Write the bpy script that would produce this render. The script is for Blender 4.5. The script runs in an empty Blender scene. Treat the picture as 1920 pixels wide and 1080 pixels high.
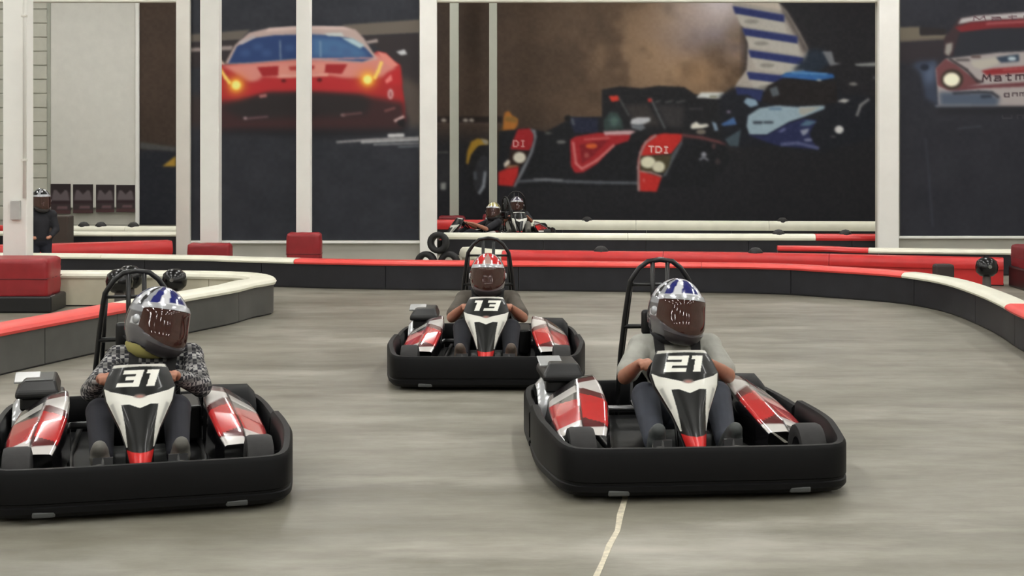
import bpy, bmesh, math, random
import numpy as np
from mathutils import Vector, Matrix

random.seed(7); RNG = np.random.default_rng(11)
SC = bpy.context.scene
COL = SC.collection
PI = math.pi

# ---------------------------------------------------------------- camera, world, exposure
CAM_H, FPX, CX, HY = 1.80, 2800.0, 960.0, 255.0     # eye height, focal length and horizon row in 1920x1080 pixels
cam_d = bpy.data.cameras.new('camera'); cam = bpy.data.objects.new('camera', cam_d); COL.objects.link(cam)
cam.location = (0, 0, CAM_H); cam.rotation_euler = (PI/2, 0, 0)
cam_d.sensor_width = 36.0; cam_d.lens = FPX/1920*36.0
cam_d.shift_y = -(540-HY)/1920.0
cam_d.clip_end = 200
SC.camera = cam
world = bpy.data.worlds.new('world'); SC.world = world; world.use_nodes = True
world.node_tree.nodes['Background'].inputs[0].default_value = (0.75, 0.8, 0.85, 1)
world.node_tree.nodes['Background'].inputs[1].default_value = 0.05
SC.view_settings.view_transform = 'Standard'; SC.view_settings.look = 'None'
SC.view_settings.gamma = 1.0; SC.view_settings.use_curve_mapping = False
SC.view_settings.exposure = 0.0
LAMP_STRENGTH = 43.0
LAMP_COLOR = (1.0, 0.988, 0.95)

# ---------------------------------------------------------------- helpers
def lin(c):
    c = np.asarray(c, float)/255.0
    return np.where(c <= 0.04045, c/12.92, ((c+0.055)/1.055)**2.4)
def P(x, y, z=0.0):                       # the point at height z seen at photo pixel (x, y)
    d = (CAM_H-z)*FPX/(y-HY); return ((x-CX)*d/FPX, d, z)
def XD(x, d): return (x-CX)*d/FPX          # photo column -> X at depth d
def ZD(y, d): return CAM_H-(y-HY)*d/FPX    # photo row -> Z at depth d

MATS = {}
def mat(name, rgb, rough=0.5, metal=0.0, noise=0.08, scale=6.0, bump=0.0, coat=0.0, emit=0.0, trans=0.0, alpha=1.0, srgb=True, spec=.5):
    if name in MATS: return MATS[name]
    m = bpy.data.materials.new(name); m.use_nodes = True
    nt = m.node_tree; b = nt.nodes['Principled BSDF']
    c = tuple(lin(rgb)) if srgb else tuple(rgb)
    b.inputs['Base Color'].default_value = (*c, 1)
    b.inputs['Roughness'].default_value = rough; b.inputs['Metallic'].default_value = metal
    b.inputs['Coat Weight'].default_value = coat; b.inputs['Coat Roughness'].default_value = 0.06
    b.inputs['Transmission Weight'].default_value = trans
    b.inputs['Alpha'].default_value = alpha; b.inputs['Specular IOR Level'].default_value = spec
    if emit:
        b.inputs['Emission Color'].default_value = (*c, 1); b.inputs['Emission Strength'].default_value = emit
    if noise > 0:
        tc = nt.nodes.new('ShaderNodeTexCoord'); n = nt.nodes.new('ShaderNodeTexNoise')
        n.inputs['Scale'].default_value = scale; n.inputs['Detail'].default_value = 5
        nt.links.new(tc.outputs['Object'], n.inputs['Vector'])
        mr = nt.nodes.new('ShaderNodeMapRange'); mr.inputs['To Min'].default_value = 1-noise; mr.inputs['To Max'].default_value = 1+noise
        mr.inputs['From Min'].default_value = 0.3; mr.inputs['From Max'].default_value = 0.7
        nt.links.new(n.outputs['Fac'], mr.inputs['Value'])
        mx = nt.nodes.new('ShaderNodeVectorMath'); mx.operation = 'SCALE'
        mx.inputs[0].default_value = c; nt.links.new(mr.outputs[0], mx.inputs['Scale'])
        nt.links.new(mx.outputs[0], b.inputs['Base Color'])
        if bump > 0:
            bp = nt.nodes.new('ShaderNodeBump'); bp.inputs['Strength'].default_value = bump; bp.inputs['Distance'].default_value = 0.01
            nt.links.new(n.outputs['Fac'], bp.inputs['Height']); nt.links.new(bp.outputs[0], b.inputs['Normal'])
    MATS[name] = m
    return m
def vcol_mat(name, rough=0.5, coat=0.0, metal=0.0, spec=.5):
    if name in MATS: return MATS[name]
    m = bpy.data.materials.new(name); m.use_nodes = True
    nt = m.node_tree; b = nt.nodes['Principled BSDF']
    a = nt.nodes.new('ShaderNodeAttribute'); a.attribute_name = 'Col'
    nt.links.new(a.outputs['Color'], b.inputs['Base Color'])
    b.inputs['Roughness'].default_value = rough; b.inputs['Coat Weight'].default_value = coat; b.inputs['Metallic'].default_value = metal
    b.inputs['Coat Roughness'].default_value = 0.05; b.inputs['Specular IOR Level'].default_value = spec
    MATS[name] = m; return m

def mesh_from(name, verts, faces, smooth=False):
    me = bpy.data.meshes.new(name)
    me.from_pydata([tuple(map(float, v)) for v in verts], [], [tuple(map(int, f)) for f in faces]); me.update()
    if smooth: me.polygons.foreach_set('use_smooth', [True]*len(me.polygons))
    return me
def obj(name, me, m=None, parent=None, loc=None, rot=None):
    o = bpy.data.objects.new(name, me); COL.objects.link(o)
    if m is not None and me is not None and not me.materials: me.materials.append(m)
    if parent is not None: o.parent = parent
    if loc is not None: o.location = loc
    if rot is not None: o.rotation_euler = rot
    return o
def tag(o, label, cat, group=None):
    o['label'] = label; o['category'] = cat
    if group: o['group'] = group
    return o
def thing(name, label, cat, loc=(0, 0, 0), rz=0, group=None):
    o = obj(name, None, loc=loc, rot=(0, 0, rz)); return tag(o, label, cat, group)
def struct(o): o['kind'] = 'structure'; return o
def copy_tree(o, parent=None):
    c = o.copy(); COL.objects.link(c)
    if parent is not None: c.parent = parent
    for ch in o.children: copy_tree(ch, c)
    return c

class MB:
    def __init__(s): s.v = []; s.f = []
    def add(s, v, f):
        k = len(s.v); s.v += [tuple(p) for p in v]; s.f += [tuple(i+k for i in q) for q in f]; return s
    def box(s, x0, x1, y0, y1, z0, z1):
        v = [(x, y, z) for z in (z0, z1) for y in (y0, y1) for x in (x0, x1)]
        return s.add(v, [(0, 2, 3, 1), (4, 5, 7, 6), (0, 1, 5, 4), (2, 6, 7, 3), (0, 4, 6, 2), (1, 3, 7, 5)])
    def tube(s, path, r, n=10, caps=True):
        path = [Vector(p) for p in path]; rs = r if hasattr(r, '__len__') else [r]*len(path)
        up = None; rings = []
        for i, p in enumerate(path):
            t = (path[min(i+1, len(path)-1)]-path[max(i-1, 0)]).normalized()
            if up is None:
                up = Vector((0, 0, 1)) if abs(t.z) < .9 else Vector((1, 0, 0))
            a = (up-t*up.dot(t)).normalized(); up = a; b = t.cross(a)
            rings.append([p+(a*math.cos(2*PI*k/n)+b*math.sin(2*PI*k/n))*rs[i] for k in range(n)])
        v = [q for rg in rings for q in rg]; f = []
        for i in range(len(rings)-1):
            for k in range(n):
                k2 = (k+1) % n; f.append((i*n+k, i*n+k2, (i+1)*n+k2, (i+1)*n+k))
        if caps: f.append(tuple(range(n-1, -1, -1))); f.append(tuple((len(rings)-1)*n+k for k in range(n)))
        return s.add(v, f)
    def loft(s, rings, closed=True, caps=True):
        n = len(rings[0]); v = [q for rg in rings for q in rg]; f = []
        for i in range(len(rings)-1):
            for k in range(n if closed else n-1):
                k2 = (k+1) % n; f.append((i*n+k, i*n+k2, (i+1)*n+k2, (i+1)*n+k))
        if caps and closed: f.append(tuple(range(n-1, -1, -1))); f.append(tuple((len(rings)-1)*n+k for k in range(n)))
        return s.add(v, f)
    def lathe(s, prof, n=24, axis='z', c=(0, 0, 0), closed=False):
        rings = []
        for k in range(n):
            a = 2*PI*k/n; rg = []
            for r, h in prof:
                q = {'z': (r*math.cos(a), r*math.sin(a), h), 'x': (h, r*math.cos(a), r*math.sin(a)), 'y': (r*math.sin(a), h, r*math.cos(a))}[axis]
                rg.append((q[0]+c[0], q[1]+c[1], q[2]+c[2]))
            rings.append(rg)
        m = len(prof); v = [q for rg in rings for q in rg]; f = []
        for k in range(n):
            k2 = (k+1) % n
            for j in range(m if closed else m-1):
                j2 = (j+1) % m; f.append((k*m+j, k2*m+j, k2*m+j2, k*m+j2))
        return s.add(v, f)
    def ball(s, c, r, nu=14, nv=8):
        rx, ry, rz = r if hasattr(r, '__len__') else (r, r, r)
        v = [(c[0], c[1], c[2]+rz)]
        for j in range(1, nv):
            t = PI*j/nv
            for k in range(nu):
                a = 2*PI*k/nu; v.append((c[0]+rx*math.sin(t)*math.cos(a), c[1]+ry*math.sin(t)*math.sin(a), c[2]+rz*math.cos(t)))
        v.append((c[0], c[1], c[2]-rz)); f = []
        for k in range(nu): f.append((0, 1+k, 1+(k+1) % nu))
        for j in range(nv-2):
            for k in range(nu):
                k2 = (k+1) % nu; f.append((1+j*nu+k, 1+(j+1)*nu+k, 1+(j+1)*nu+k2, 1+j*nu+k2))
        e = len(v)-1; o = 1+(nv-2)*nu
        for k in range(nu): f.append((e, o+(k+1) % nu, o+k))
        return s.add(v, f)
    def capsule(s, a, b, ra, rb, n=14):
        a, b = Vector(a), Vector(b)
        s.ball(a, ra, n, 8); s.ball(b, rb, n, 8)
        if (b-a).length > 1e-5: s.tube([a, b], [ra*.99, rb*.99], n)
        return s
    def mesh(s, name, bevel=0.0, seg=2, smooth=False, fix=True, angle=None):
        me = mesh_from(name, s.v, s.f)
        bm = bmesh.new(); bm.from_mesh(me)
        if fix: bmesh.ops.recalc_face_normals(bm, faces=bm.faces)
        if bevel > 0:
            es = [e for e in bm.edges if len(e.link_faces) == 2 and e.calc_face_angle(0) > math.radians(30)]
            bmesh.ops.bevel(bm, geom=es, offset=bevel, segments=seg, affect='EDGES', profile=0.5)
        if angle is not None:
            for e in bm.edges:
                e.smooth = not (len(e.link_faces) == 2 and e.calc_face_angle(0) > math.radians(angle))
            smooth = True
        for f in bm.faces: f.smooth = smooth
        bm.to_mesh(me); bm.free(); me.update(); return me
CACHE = {}
def cached(key, fn):
    if key not in CACHE: CACHE[key] = fn()
    return CACHE[key]

def catmull(pts, step):
    pts = [np.array(p, float) for p in pts]; out = []
    for i in range(len(pts)-1):
        p0, p1, p2, p3 = pts[max(i-1, 0)], pts[i], pts[i+1], pts[min(i+2, len(pts)-1)]
        n = max(2, int(np.linalg.norm((p2-p1)[:2])/step))
        for k in range(n):
            t = k/n
            out.append(.5*((2*p1)+(-p0+p2)*t+(2*p0-5*p1+4*p2-p3)*t*t+(-p0+3*p1-3*p2+p3)*t**3))
    out.append(pts[-1]); return out

def remeshed(name, mb, voxel, smooth_it=3):
    me0 = mesh_from(name+'_src', mb.v, mb.f); bm = bmesh.new(); bm.from_mesh(me0)
    bmesh.ops.recalc_face_normals(bm, faces=bm.faces); bm.to_mesh(me0); bm.free()
    o = bpy.data.objects.new('tmp', me0); COL.objects.link(o)
    r = o.modifiers.new('r', 'REMESH'); r.mode = 'VOXEL'; r.voxel_size = voxel; r.use_smooth_shade = True
    s = o.modifiers.new('s', 'SMOOTH'); s.iterations = smooth_it; s.factor = 0.5
    dg = bpy.context.evaluated_depsgraph_get()
    me = bpy.data.meshes.new_from_object(o.evaluated_get(dg)); me.name = name
    bpy.data.objects.remove(o); bpy.data.meshes.remove(me0)
    me.polygons.foreach_set('use_smooth', [True]*len(me.polygons))
    return me

# ---- printed pictures: polygons rasterised to per-vertex print colours on a fine grid
class Canvas:
    def __init__(s, x0, y0, x1, y1, step):
        s.x0, s.y0, s.step = x0, y0, step
        s.nx = int(round((x1-x0)/step))+1; s.ny = int(round((y1-y0)/step))+1
        s.X, s.Y = np.meshgrid(x0+np.arange(s.nx)*step, y0+np.arange(s.ny)*step)
        s.C = np.zeros((s.ny, s.nx, 3))
    def noise(s, scx, scy, seed):
        r = np.random.default_rng(seed); gx = int((s.X.max()-s.x0)/scx)+3; gy = int((s.Y.max()-s.y0)/scy)+3
        g = r.random((gy, gx)); fx = (s.X-s.x0)/scx; fy = (s.Y-s.y0)/scy
        ix = fx.astype(int); iy = fy.astype(int); tx = fx-ix; ty = fy-iy
        tx = tx*tx*(3-2*tx); ty = ty*ty*(3-2*ty)
        return (g[iy, ix]*(1-tx)+g[iy, ix+1]*tx)*(1-ty)+(g[iy+1, ix]*(1-tx)+g[iy+1, ix+1]*tx)*ty
    def blend(s, a, col):
        a = np.clip(a, 0, 1)[..., None]; col = np.asarray(col, float)
        s.C = s.C*(1-a)+col*a
    def mask(s, pts, soft=0.0):
        pts = np.array(pts, float); pad = soft*3+s.step*2
        i0 = max(0, int((pts[:, 0].min()-pad-s.x0)/s.step)); i1 = min(s.nx, int((pts[:, 0].max()+pad-s.x0)/s.step)+2)
        j0 = max(0, int((pts[:, 1].min()-pad-s.y0)/s.step)); j1 = min(s.ny, int((pts[:, 1].max()+pad-s.y0)/s.step)+2)
        if i0 >= i1 or j0 >= j1: return None
        acc = np.zeros((j1-j0, i1-i0)); n = 3
        for a in range(n):
            for b in range(n):
                X = s.X[j0:j1, i0:i1]+((a+.5)/n-.5)*s.step; Y = s.Y[j0:j1, i0:i1]+((b+.5)/n-.5)*s.step
                ins = np.zeros(X.shape, bool); m = len(pts)
                for k in range(m):
                    xa, ya = pts[k]; xb, yb = pts[(k+1) % m]
                    if ya == yb: continue
                    ins ^= ((ya > Y) != (yb > Y)) & (X < (xb-xa)*(Y-ya)/(yb-ya)+xa)
                acc += ins
        acc /= n*n
        if soft > 0:
            k = max(1, int(soft/s.step)); ker = np.exp(-.5*(np.arange(-2*k, 2*k+1)/k)**2); ker /= ker.sum()
            if acc.shape[0] > 1:
                acc = np.apply_along_axis(lambda v: np.convolve(np.pad(v, 2*k, mode='edge'), ker, 'valid'), 0, acc)
                acc = np.apply_along_axis(lambda v: np.convolve(np.pad(v, 2*k, mode='edge'), ker, 'valid'), 1, acc)
        return (j0, j1, i0, i1, acc)
    def poly(s, pts, col, soft=0.0, alpha=1.0):
        r = s.mask(pts, soft)
        if r is None: return
        j0, j1, i0, i1, a = r; a = (a*alpha)[..., None]
        s.C[j0:j1, i0:i1] = s.C[j0:j1, i0:i1]*(1-a)+np.asarray(col, float)*a
    def ell(s, cx, cy, rx, ry, col, soft=0.0, alpha=1.0, rot=0.0):
        c, q = math.cos(rot), math.sin(rot)
        s.poly([(cx+rx*math.cos(t)*c-ry*math.sin(t)*q, cy+rx*math.cos(t)*q+ry*math.sin(t)*c) for t in np.linspace(0, 2*PI, 25)[:-1]], col, soft, alpha)
    def glow(s, cx, cy, r, col, alpha=1.0, p=1.0):
        d = np.hypot(s.X-cx, s.Y-cy)/r; s.blend(alpha*np.exp(-(d**2)*2)**p, col)
    def line(s, pts, w, col, soft=0.0, alpha=1.0):
        for (xa, ya), (xb, yb) in zip(pts[:-1], pts[1:]):
            l = math.hypot(xb-xa, yb-ya) or 1; nx, ny = -(yb-ya)/l*w/2, (xb-xa)/l*w/2; ex, ey = (xb-xa)/l*w*.25, (yb-ya)/l*w*.25
            s.poly([(xa+nx-ex, ya+ny-ey), (xb+nx+ex, yb+ny+ey), (xb-nx+ex, yb-ny+ey), (xa-nx-ex, ya-ny-ey)], col, soft, alpha)
    def linear(s, gain=1.0): return np.clip(lin(np.clip(s.C, 0, 255))*gain, 0, .92)

GLYPH = {   # letter strokes in a unit box, y down
 'T': [[(0, 0), (1, 0)], [(.5, 0), (.5, 1)]], 'D': [[(0, 0), (.6, 0), (1, .3), (1, .7), (.6, 1), (0, 1), (0, 0)]],
 'I': [[(.5, 0), (.5, 1)], [(.2, 0), (.8, 0)], [(.2, 1), (.8, 1)]], 'M': [[(0, 1), (.1, 0), (.5, .7), (.9, 0), (1, 1)]],
 'a': [[(.1, .35), (.8, .35), (.9, 1)], [(.9, .65), (.2, .65), (.1, 1), (.9, 1)]], 't': [[(.4, .1), (.4, 1), (.8, 1)], [(.1, .35), (.8, .35)]],
 'c': [[(.9, .35), (.2, .35), (.1, 1), (.9, 1)]], 'm': [[(0, 1), (0, .35), (.5, .35), (.5, 1)], [(.5, .35), (1, .35), (1, 1)]],
 'u': [[(.1, .35), (.1, 1), (.9, 1), (.9, .35)]], 'o': [[(.1, .35), (.9, .35), (.9, 1), (.1, 1), (.1, .35)]],
 'n': [[(.1, 1), (.1, .35), (.9, .35), (.9, 1)]], 'e': [[(.9, 1), (.1, 1), (.1, .35), (.9, .35), (.9, .65), (.1, .65)]]}
def text(cv, s, x, y, w, h, lw, col, dy=0.0, alpha=1.0):
    n = len(s); cw = w/n
    for i, ch in enumerate(s):
        if ch == ' ': continue
        for st in GLYPH[ch]:
            cv.line([(x+i*cw+px*cw*.72, y+dy*(i+px*.72)/n+py*h) for px, py in st], lw, col, alpha=alpha)

def grid_mesh(name, pos, colors, thick=None):
    ny, nx = pos.shape[:2]; v = pos.reshape(-1, 3)
    idx = np.arange(nx*ny).reshape(ny, nx)
    q = np.stack([idx[:-1, :-1], idx[1:, :-1], idx[1:, 1:], idx[:-1, 1:]], -1).reshape(-1, 4)
    me = bpy.data.meshes.new(name)
    nv = len(v); back = None
    if thick is not None:                                   # closed sheet: a simple back face and rims
        back = v+np.asarray(thick); rim = np.concatenate([idx[0, :], idx[1:, -1], idx[-1, -2::-1], idx[-2:0:-1, 0]])
        bi = nv+np.arange(len(rim)); vv = np.vstack([v, back[rim]])
        k = np.arange(len(rim)); k2 = (k+1) % len(rim)
        side = np.stack([rim[k], rim[k2], bi[k2], bi[k]], -1)
        faces = [tuple(f) for f in q.tolist()]+[tuple(f) for f in side.tolist()]+[tuple(bi[::-1].tolist())]
        cols = np.vstack([colors.reshape(-1, 3), np.full((len(rim), 3), .04)])
    else: vv, faces, cols = v, [tuple(f) for f in q.tolist()], colors.reshape(-1, 3)
    me.from_pydata(vv.tolist(), [], faces); me.update()
    at = me.attributes.new('Col', 'FLOAT_COLOR', 'POINT')
    at.data.foreach_set('color', np.hstack([cols, np.ones((len(cols), 1))]).astype(np.float32).ravel())
    return me

# ---------------------------------------------------------------- room shell
WALL_Y, FAR_Y = 21.7, 30.3
XL, XR, YB, ZC = -12.5, 12.5, -7.0, 6.2
def concrete():
    m = bpy.data.materials.new('polished_concrete'); m.use_nodes = True; nt = m.node_tree; b = nt.nodes['Principled BSDF']
    N = nt.nodes.new; L = nt.links.new
    tc = N('ShaderNodeTexCoord')
    def noise(sx, sy, scale, det=6, rough=.6):
        mp = N('ShaderNodeMapping'); mp.inputs['Scale'].default_value = (sx, sy, 1); L(tc.outputs['Object'], mp.inputs['Vector'])
        n = N('ShaderNodeTexNoise'); n.inputs['Scale'].default_value = scale; n.inputs['Detail'].default_value = det; n.inputs['Roughness'].default_value = rough
        L(mp.outputs[0], n.inputs['Vector']); return n.outputs['Fac']
    def ramp(src, lo, hi, c0, c1):
        r = N('ShaderNodeValToRGB'); r.color_ramp.elements[0].position = lo; r.color_ramp.elements[1].position = hi
        r.color_ramp.elements[0].color = (*lin(c0), 1); r.color_ramp.elements[1].color = (*lin(c1), 1); L(src, r.inputs[0]); return r.outputs[0]
    def mix(a, bb, fac, mode='MULTIPLY'):
        x = N('ShaderNodeMix'); x.data_type = 'RGBA'; x.blend_type = mode
        if isinstance(fac, float): x.inputs[0].default_value = fac
        else: L(fac, x.inputs[0])
        L(a, x.inputs[6]); L(bb, x.inputs[7]); return x.outputs[2]
    base = ramp(noise(.35, .8, .9), .3, .72, (126, 123, 111), (160, 157, 145))
    streak = ramp(noise(.45, 2.0, 1.3, 6), .34, .6, (216, 214, 210), (255, 255, 255))     # tyre rubber worn along the straights
    blot = ramp(noise(1, 1.6, 3.4, 8, .7), .3, .65, (226, 224, 218), (255, 255, 255))
    pale = ramp(noise(.5, 1.5, .8, 7, .65), .52, .70, (0, 0, 0), (255, 255, 255))
    c = mix(base, streak, 1.0); c = mix(c, blot, 1.0)
    pc = N('ShaderNodeRGB'); pc.outputs[0].default_value = (*lin((188, 184, 172)), 1)
    sc = N('ShaderNodeMath'); sc.operation = 'MULTIPLY'; sc.inputs[1].default_value = .55; L(pale, sc.inputs[0])
    c = mix(c, pc.outputs[0], sc.outputs[0], 'MIX'); L(c, b.inputs['Base Color'])
    rr = N('ShaderNodeMapRange'); rr.inputs['To Min'].default_value = .28; rr.inputs['To Max'].default_value = .55; L(noise(.5, 1.5, 2.2), rr.inputs['Value']); L(rr.outputs[0], b.inputs['Roughness'])
    bp = N('ShaderNodeBump'); bp.inputs['Strength'].default_value = .12; bp.inputs['Distance'].default_value = .02; L(noise(.6, 2.0, 2.6, 8), bp.inputs['Height']); L(bp.outputs[0], b.inputs['Normal'])
    return m
floor = struct(obj('floor', MB().box(XL, XR, YB, FAR_Y, -.2, 0).mesh('floor'), concrete()))
M_wall = mat('painted_wall', (196, 194, 184), .7, noise=.05, scale=1.3, bump=.05)
M_gwall = mat('grey_wall', (178, 176, 166), .7, noise=.06, scale=2)
M_white = mat('white_paint', (244, 243, 238), .5, noise=.03, scale=3)
M_greywhite = mat('grey_white_paint', (224, 221, 213), .55, noise=.04, scale=3)
M_dim = mat('grey_column_paint', (172, 174, 162), .6, noise=.04, scale=3)
struct(obj('ceiling', MB().box(XL, XR, YB, FAR_Y, ZC, ZC+.2).mesh('ceiling'), mat('ceiling_paint', (150, 150, 146), .8)))
struct(obj('wall_left', MB().box(XL-.2, XL, YB, FAR_Y, 0, ZC).mesh('w'), M_wall))
struct(obj('wall_right', MB().box(XR, XR+.2, YB, FAR_Y, 0, ZC).mesh('w'), M_wall))
struct(obj('wall_front', MB().box(XL, XR, YB-.2, YB, 0, ZC).mesh('w'), M_gwall))
struct(obj('wall_back', MB().box(XL, XR, FAR_Y, FAR_Y+.2, 0, ZC).mesh('w'), M_wall))
# the dividing wall with its two openings
xA, xB, xC, xD_ = XD(330, WALL_Y), XD(818, WALL_Y), XD(1648, WALL_Y), XD(2150, WALL_Y)
zH = ZD(3, WALL_Y); WT = .22
struct(obj('wall_middle', MB().box(xA, xB, WALL_Y, WALL_Y+WT, 0, ZC).mesh('w'), M_gwall))
struct(obj('wall_middle_right', MB().box(xC, XR, WALL_Y, WALL_Y+WT, 0, ZC).mesh('w'), M_gwall))
struct(obj('wall_header', MB().box(xB, xC, WALL_Y, WALL_Y+WT, zH, ZC).mesh('w'), M_greywhite))
struct(obj('wall_header_left', MB().box(XD(-60, WALL_Y), xA, WALL_Y, WALL_Y+WT, zH, ZC).mesh('w'), M_greywhite))
struct(obj('wall_outer_left', MB().box(XL, XD(-60, WALL_Y), WALL_Y, WALL_Y+WT, 0, ZC).mesh('w'), M_gwall))
for i, (a, b_, y0, y1, m) in enumerate([(330, 356, -.10, 0, M_greywhite), (787, 819, -.10, 0, M_white), (1648, 1685, -.12, 0, M_white)]):
    struct(obj('trim_%d' % (i+1), MB().box(XD(a, WALL_Y-.1), XD(b_, WALL_Y-.1), WALL_Y+y0, WALL_Y+y1, 0, ZC).mesh('t', .008), m))
struct(obj('trim_4', MB().box(XD(356, WALL_Y-.06), XD(787, WALL_Y-.06), WALL_Y-.06, WALL_Y, ZD(456, WALL_Y), ZD(451, WALL_Y)).mesh('t', .006), M_white))
struct(obj('trim_5', MB().box(XD(1685, WALL_Y-.06), xD_, WALL_Y-.06, WALL_Y, ZD(447, WALL_Y), ZD(442, WALL_Y)).mesh('t', .006), M_white))
# roller door and pale panel far left
FD = FAR_Y-.03
door = struct(obj('door_1', MB().box(XD(-40, FD), XD(93, FD), FD-.02, FAR_Y, 0, 4.6).mesh('d'), M_wall))
M_slat = mat('door_slat', (205, 204, 192), .55, noise=.04)
zz = .1
while zz < 4.4:
    obj('slat', MB().box(XD(-38, FD), XD(90, FD), FD-.05, FD-.02, zz, zz+.27).mesh('slat', .012), M_slat, door); zz += .285
struct(obj('trim_6', MB().box(XD(90, FD), XD(96, FD), FD-.07, FAR_Y, 0, 4.7).mesh('t', .01), M_dim))
struct(obj('trim_7', MB().box(XD(255, FD), XD(262, FD), FD-.07, FAR_Y, 0, 4.7).mesh('t', .01), M_white))
pan = struct(obj('wall_panel', MB().box(XD(96, FD), XD(255, FD), FD-.03, FAR_Y, .35, 4.7).mesh('p', .006), mat('pale_panel', (226, 224, 217), .6, noise=.03)))

# ---------------------------------------------------------------- ceiling lights
M_house = mat('lamp_housing', (190, 190, 188), .5)
M_tube = mat('lamp_diffuser', (255, 255, 255), .4, noise=0)
_b = M_tube.node_tree.nodes['Principled BSDF']; _b.inputs['Emission Color'].default_value = (*LAMP_COLOR, 1); _b.inputs['Emission Strength'].default_value = LAMP_STRENGTH
def light_proto():
    t = thing('ceiling_light', 'long white ceiling light fixture hung below the hall ceiling', 'light', group='ceiling lights of the hall')
    obj('housing', MB().loft([[(-.17, y, .03), (-.1, y, .12), (.1, y, .12), (.17, y, .03)] for y in (-.8, .8)]).mesh('h', .01), M_house, t)
    obj('diffuser', MB().box(-.15, .15, -.77, .77, 0, .029).mesh('d', .006), M_tube, t)
    for s in (-.6, .6): obj('hanger', MB().tube([(0, s, .11), (0, s, .62)], .008, 6).mesh('w'), M_house, t)
    return t
lp = light_proto(); first = True
for ly in [-4.5, -.5, 3.5, 7.5, 11.5, 15.5, 19.5, 23.7, 27.4]:
    for lx in [-9.5, -5.7, -1.9, 1.9, 5.7, 9.5]:
        o = lp if first else copy_tree(lp); first = False
        o.location = (lx, ly, ZC-.62)

# ---------------------------------------------------------------- wall murals
GA = 1.0
def wall_print(name, cv, depth, label, gain, thick=.012):
    X = (cv.X-CX)*depth/FPX; Z = CAM_H-(cv.Y-HY)*depth/FPX
    cx = float(X.mean()); z0 = float(Z.min())
    pos = np.stack([X-cx, np.zeros_like(X), Z-z0], -1)
    me = grid_mesh(name, pos, cv.linear(gain), (0, thick, 0))
    o = obj(name, me, vcol_mat('printed_banner', .6, spec=.25), loc=(cx, depth, z0))
    return tag(o, label, 'mural')

# -- red sports car
cv = Canvas(357, -70, 786, 450, 1.8)
n1 = cv.noise(30, 24, 1); n2 = cv.noise(7, 7, 2)
cv.C[:] = (47, 49, 56); cv.C += ((n1-.5)*8+(n2-.5)*6)[..., None]
T = lambda pts: [(400+x/4.32, 30+y/4.32) for x, y in pts]
cv.poly(T([(-190, 150), (300, 110), (220, 195), (-190, 215)]), (104, 97, 90), 1.5)
cv.poly(T([(1040, 72), (1680, 28), (1680, 138), (1180, 160)]), (106, 98, 90), 1.5)
cv.poly(T([(-190, 215), (220, 195), (100, 400), (-190, 420)]), (52, 47, 49), 3)
cv.poly(T([(1180, 165), (1680, 140), (1680, 620), (1500, 560), (1400, 300)]), (52, 47, 49), 3)
cv.poly(T([(1500, 480), (1680, 560), (1680, 900), (1540, 900)]), (88, 78, 72), 8, .9)
cv.poly(T([(-190, 640), (60, 640), (60, 900), (-190, 900)]), (60, 52, 52), 8)
cv.poly(T([(-190, 260), (160, 240), (150, 275), (-190, 290)]), (150, 138, 135), 1.5)
cv.poly(T([(1230, 205), (1330, 185), (1335, 212), (1250, 225)]), (168, 155, 152), 1)
cv.poly(T([(1480, 290), (1550, 270), (1570, 310), (1520, 318)]), (200, 202, 206), 1)
cv.poly(T([(-20, 360), (60, 350), (100, 395), (0, 410)]), (205, 190, 175), 2)
# shadow and road
cv.poly(T([(-60, 820), (1580, 820), (1560, 960), (900, 985), (-60, 950)]), (34, 34, 39), 6)
# body
body = [(-40, 470), (60, 400), (280, 378), (700, 345), (1250, 345), (1330, 285), (1400, 300), (1450, 355), (1515, 395), (1530, 560), (1550, 700), (1555, 850), (1480, 870), (700, 870), (200, 880), (-40, 900)]
cv.poly(T(body), (170, 44, 46), 1.5)
cv.poly(T([(-40, 700), (230, 680), (450, 615), (800, 610), (1200, 640), (1540, 700), (1565, 850), (1520, 915), (200, 915), (-60, 930)]), (62, 40, 42), 6)
cv.poly(T([(60, 400), (300, 378), (700, 348), (1200, 350), (1330, 300), (1440, 370), (1490, 430), (1350, 500), (1050, 505), (950, 490), (520, 500), (390, 490), (380, 550), (280, 530), (120, 430)]), (214, 138, 128), 4)
cv.poly(T([(1330, 290), (1400, 305), (1500, 400), (1440, 420), (1370, 360)]), (222, 140, 130), 3)
cv.poly(T([(1400, 470), (1510, 410), (1525, 560), (1400, 560)]), (186, 44, 48), 4)
cv.poly(T([(1390, 520), (1440, 470), (1450, 520), (1400, 550)]), (230, 130, 125), 3)
cv.poly(T([(355, 415), (530, 405), (525, 482), (400, 490)]), (158, 40, 44), 1.5)
cv.poly(T([(910, 392), (1085, 392), (1040, 470), (900, 460)]), (158, 40, 44), 1.5)
cv.poly(T([(535, 410), (900, 395), (895, 450), (535, 482)]), (216, 142, 130), 1.5)
cv.poly(T([(610, 410), (690, 405), (680, 440), (620, 440)]), (176, 60, 58), 1.5)
cv.poly(T([(740, 405), (820, 402), (815, 430), (745, 432)]), (160, 44, 46), 1.5)
cv.poly(T([(510, 500), (540, 478), (930, 468), (930, 488), (560, 508)]), (226, 170, 155), 1.5)
cv.poly(T([(380, 515), (950, 495), (1080, 520), (1190, 540), (1190, 610), (800, 605), (450, 610), (250, 650), (280, 560)]), (180, 46, 50), 5)
cv.ell(*T([(570, 525)])[0], 5, 3, (90, 22, 26), 1); cv.ell(*T([(860, 518)])[0], 5, 3.5, (90, 22, 26), 1)
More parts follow.
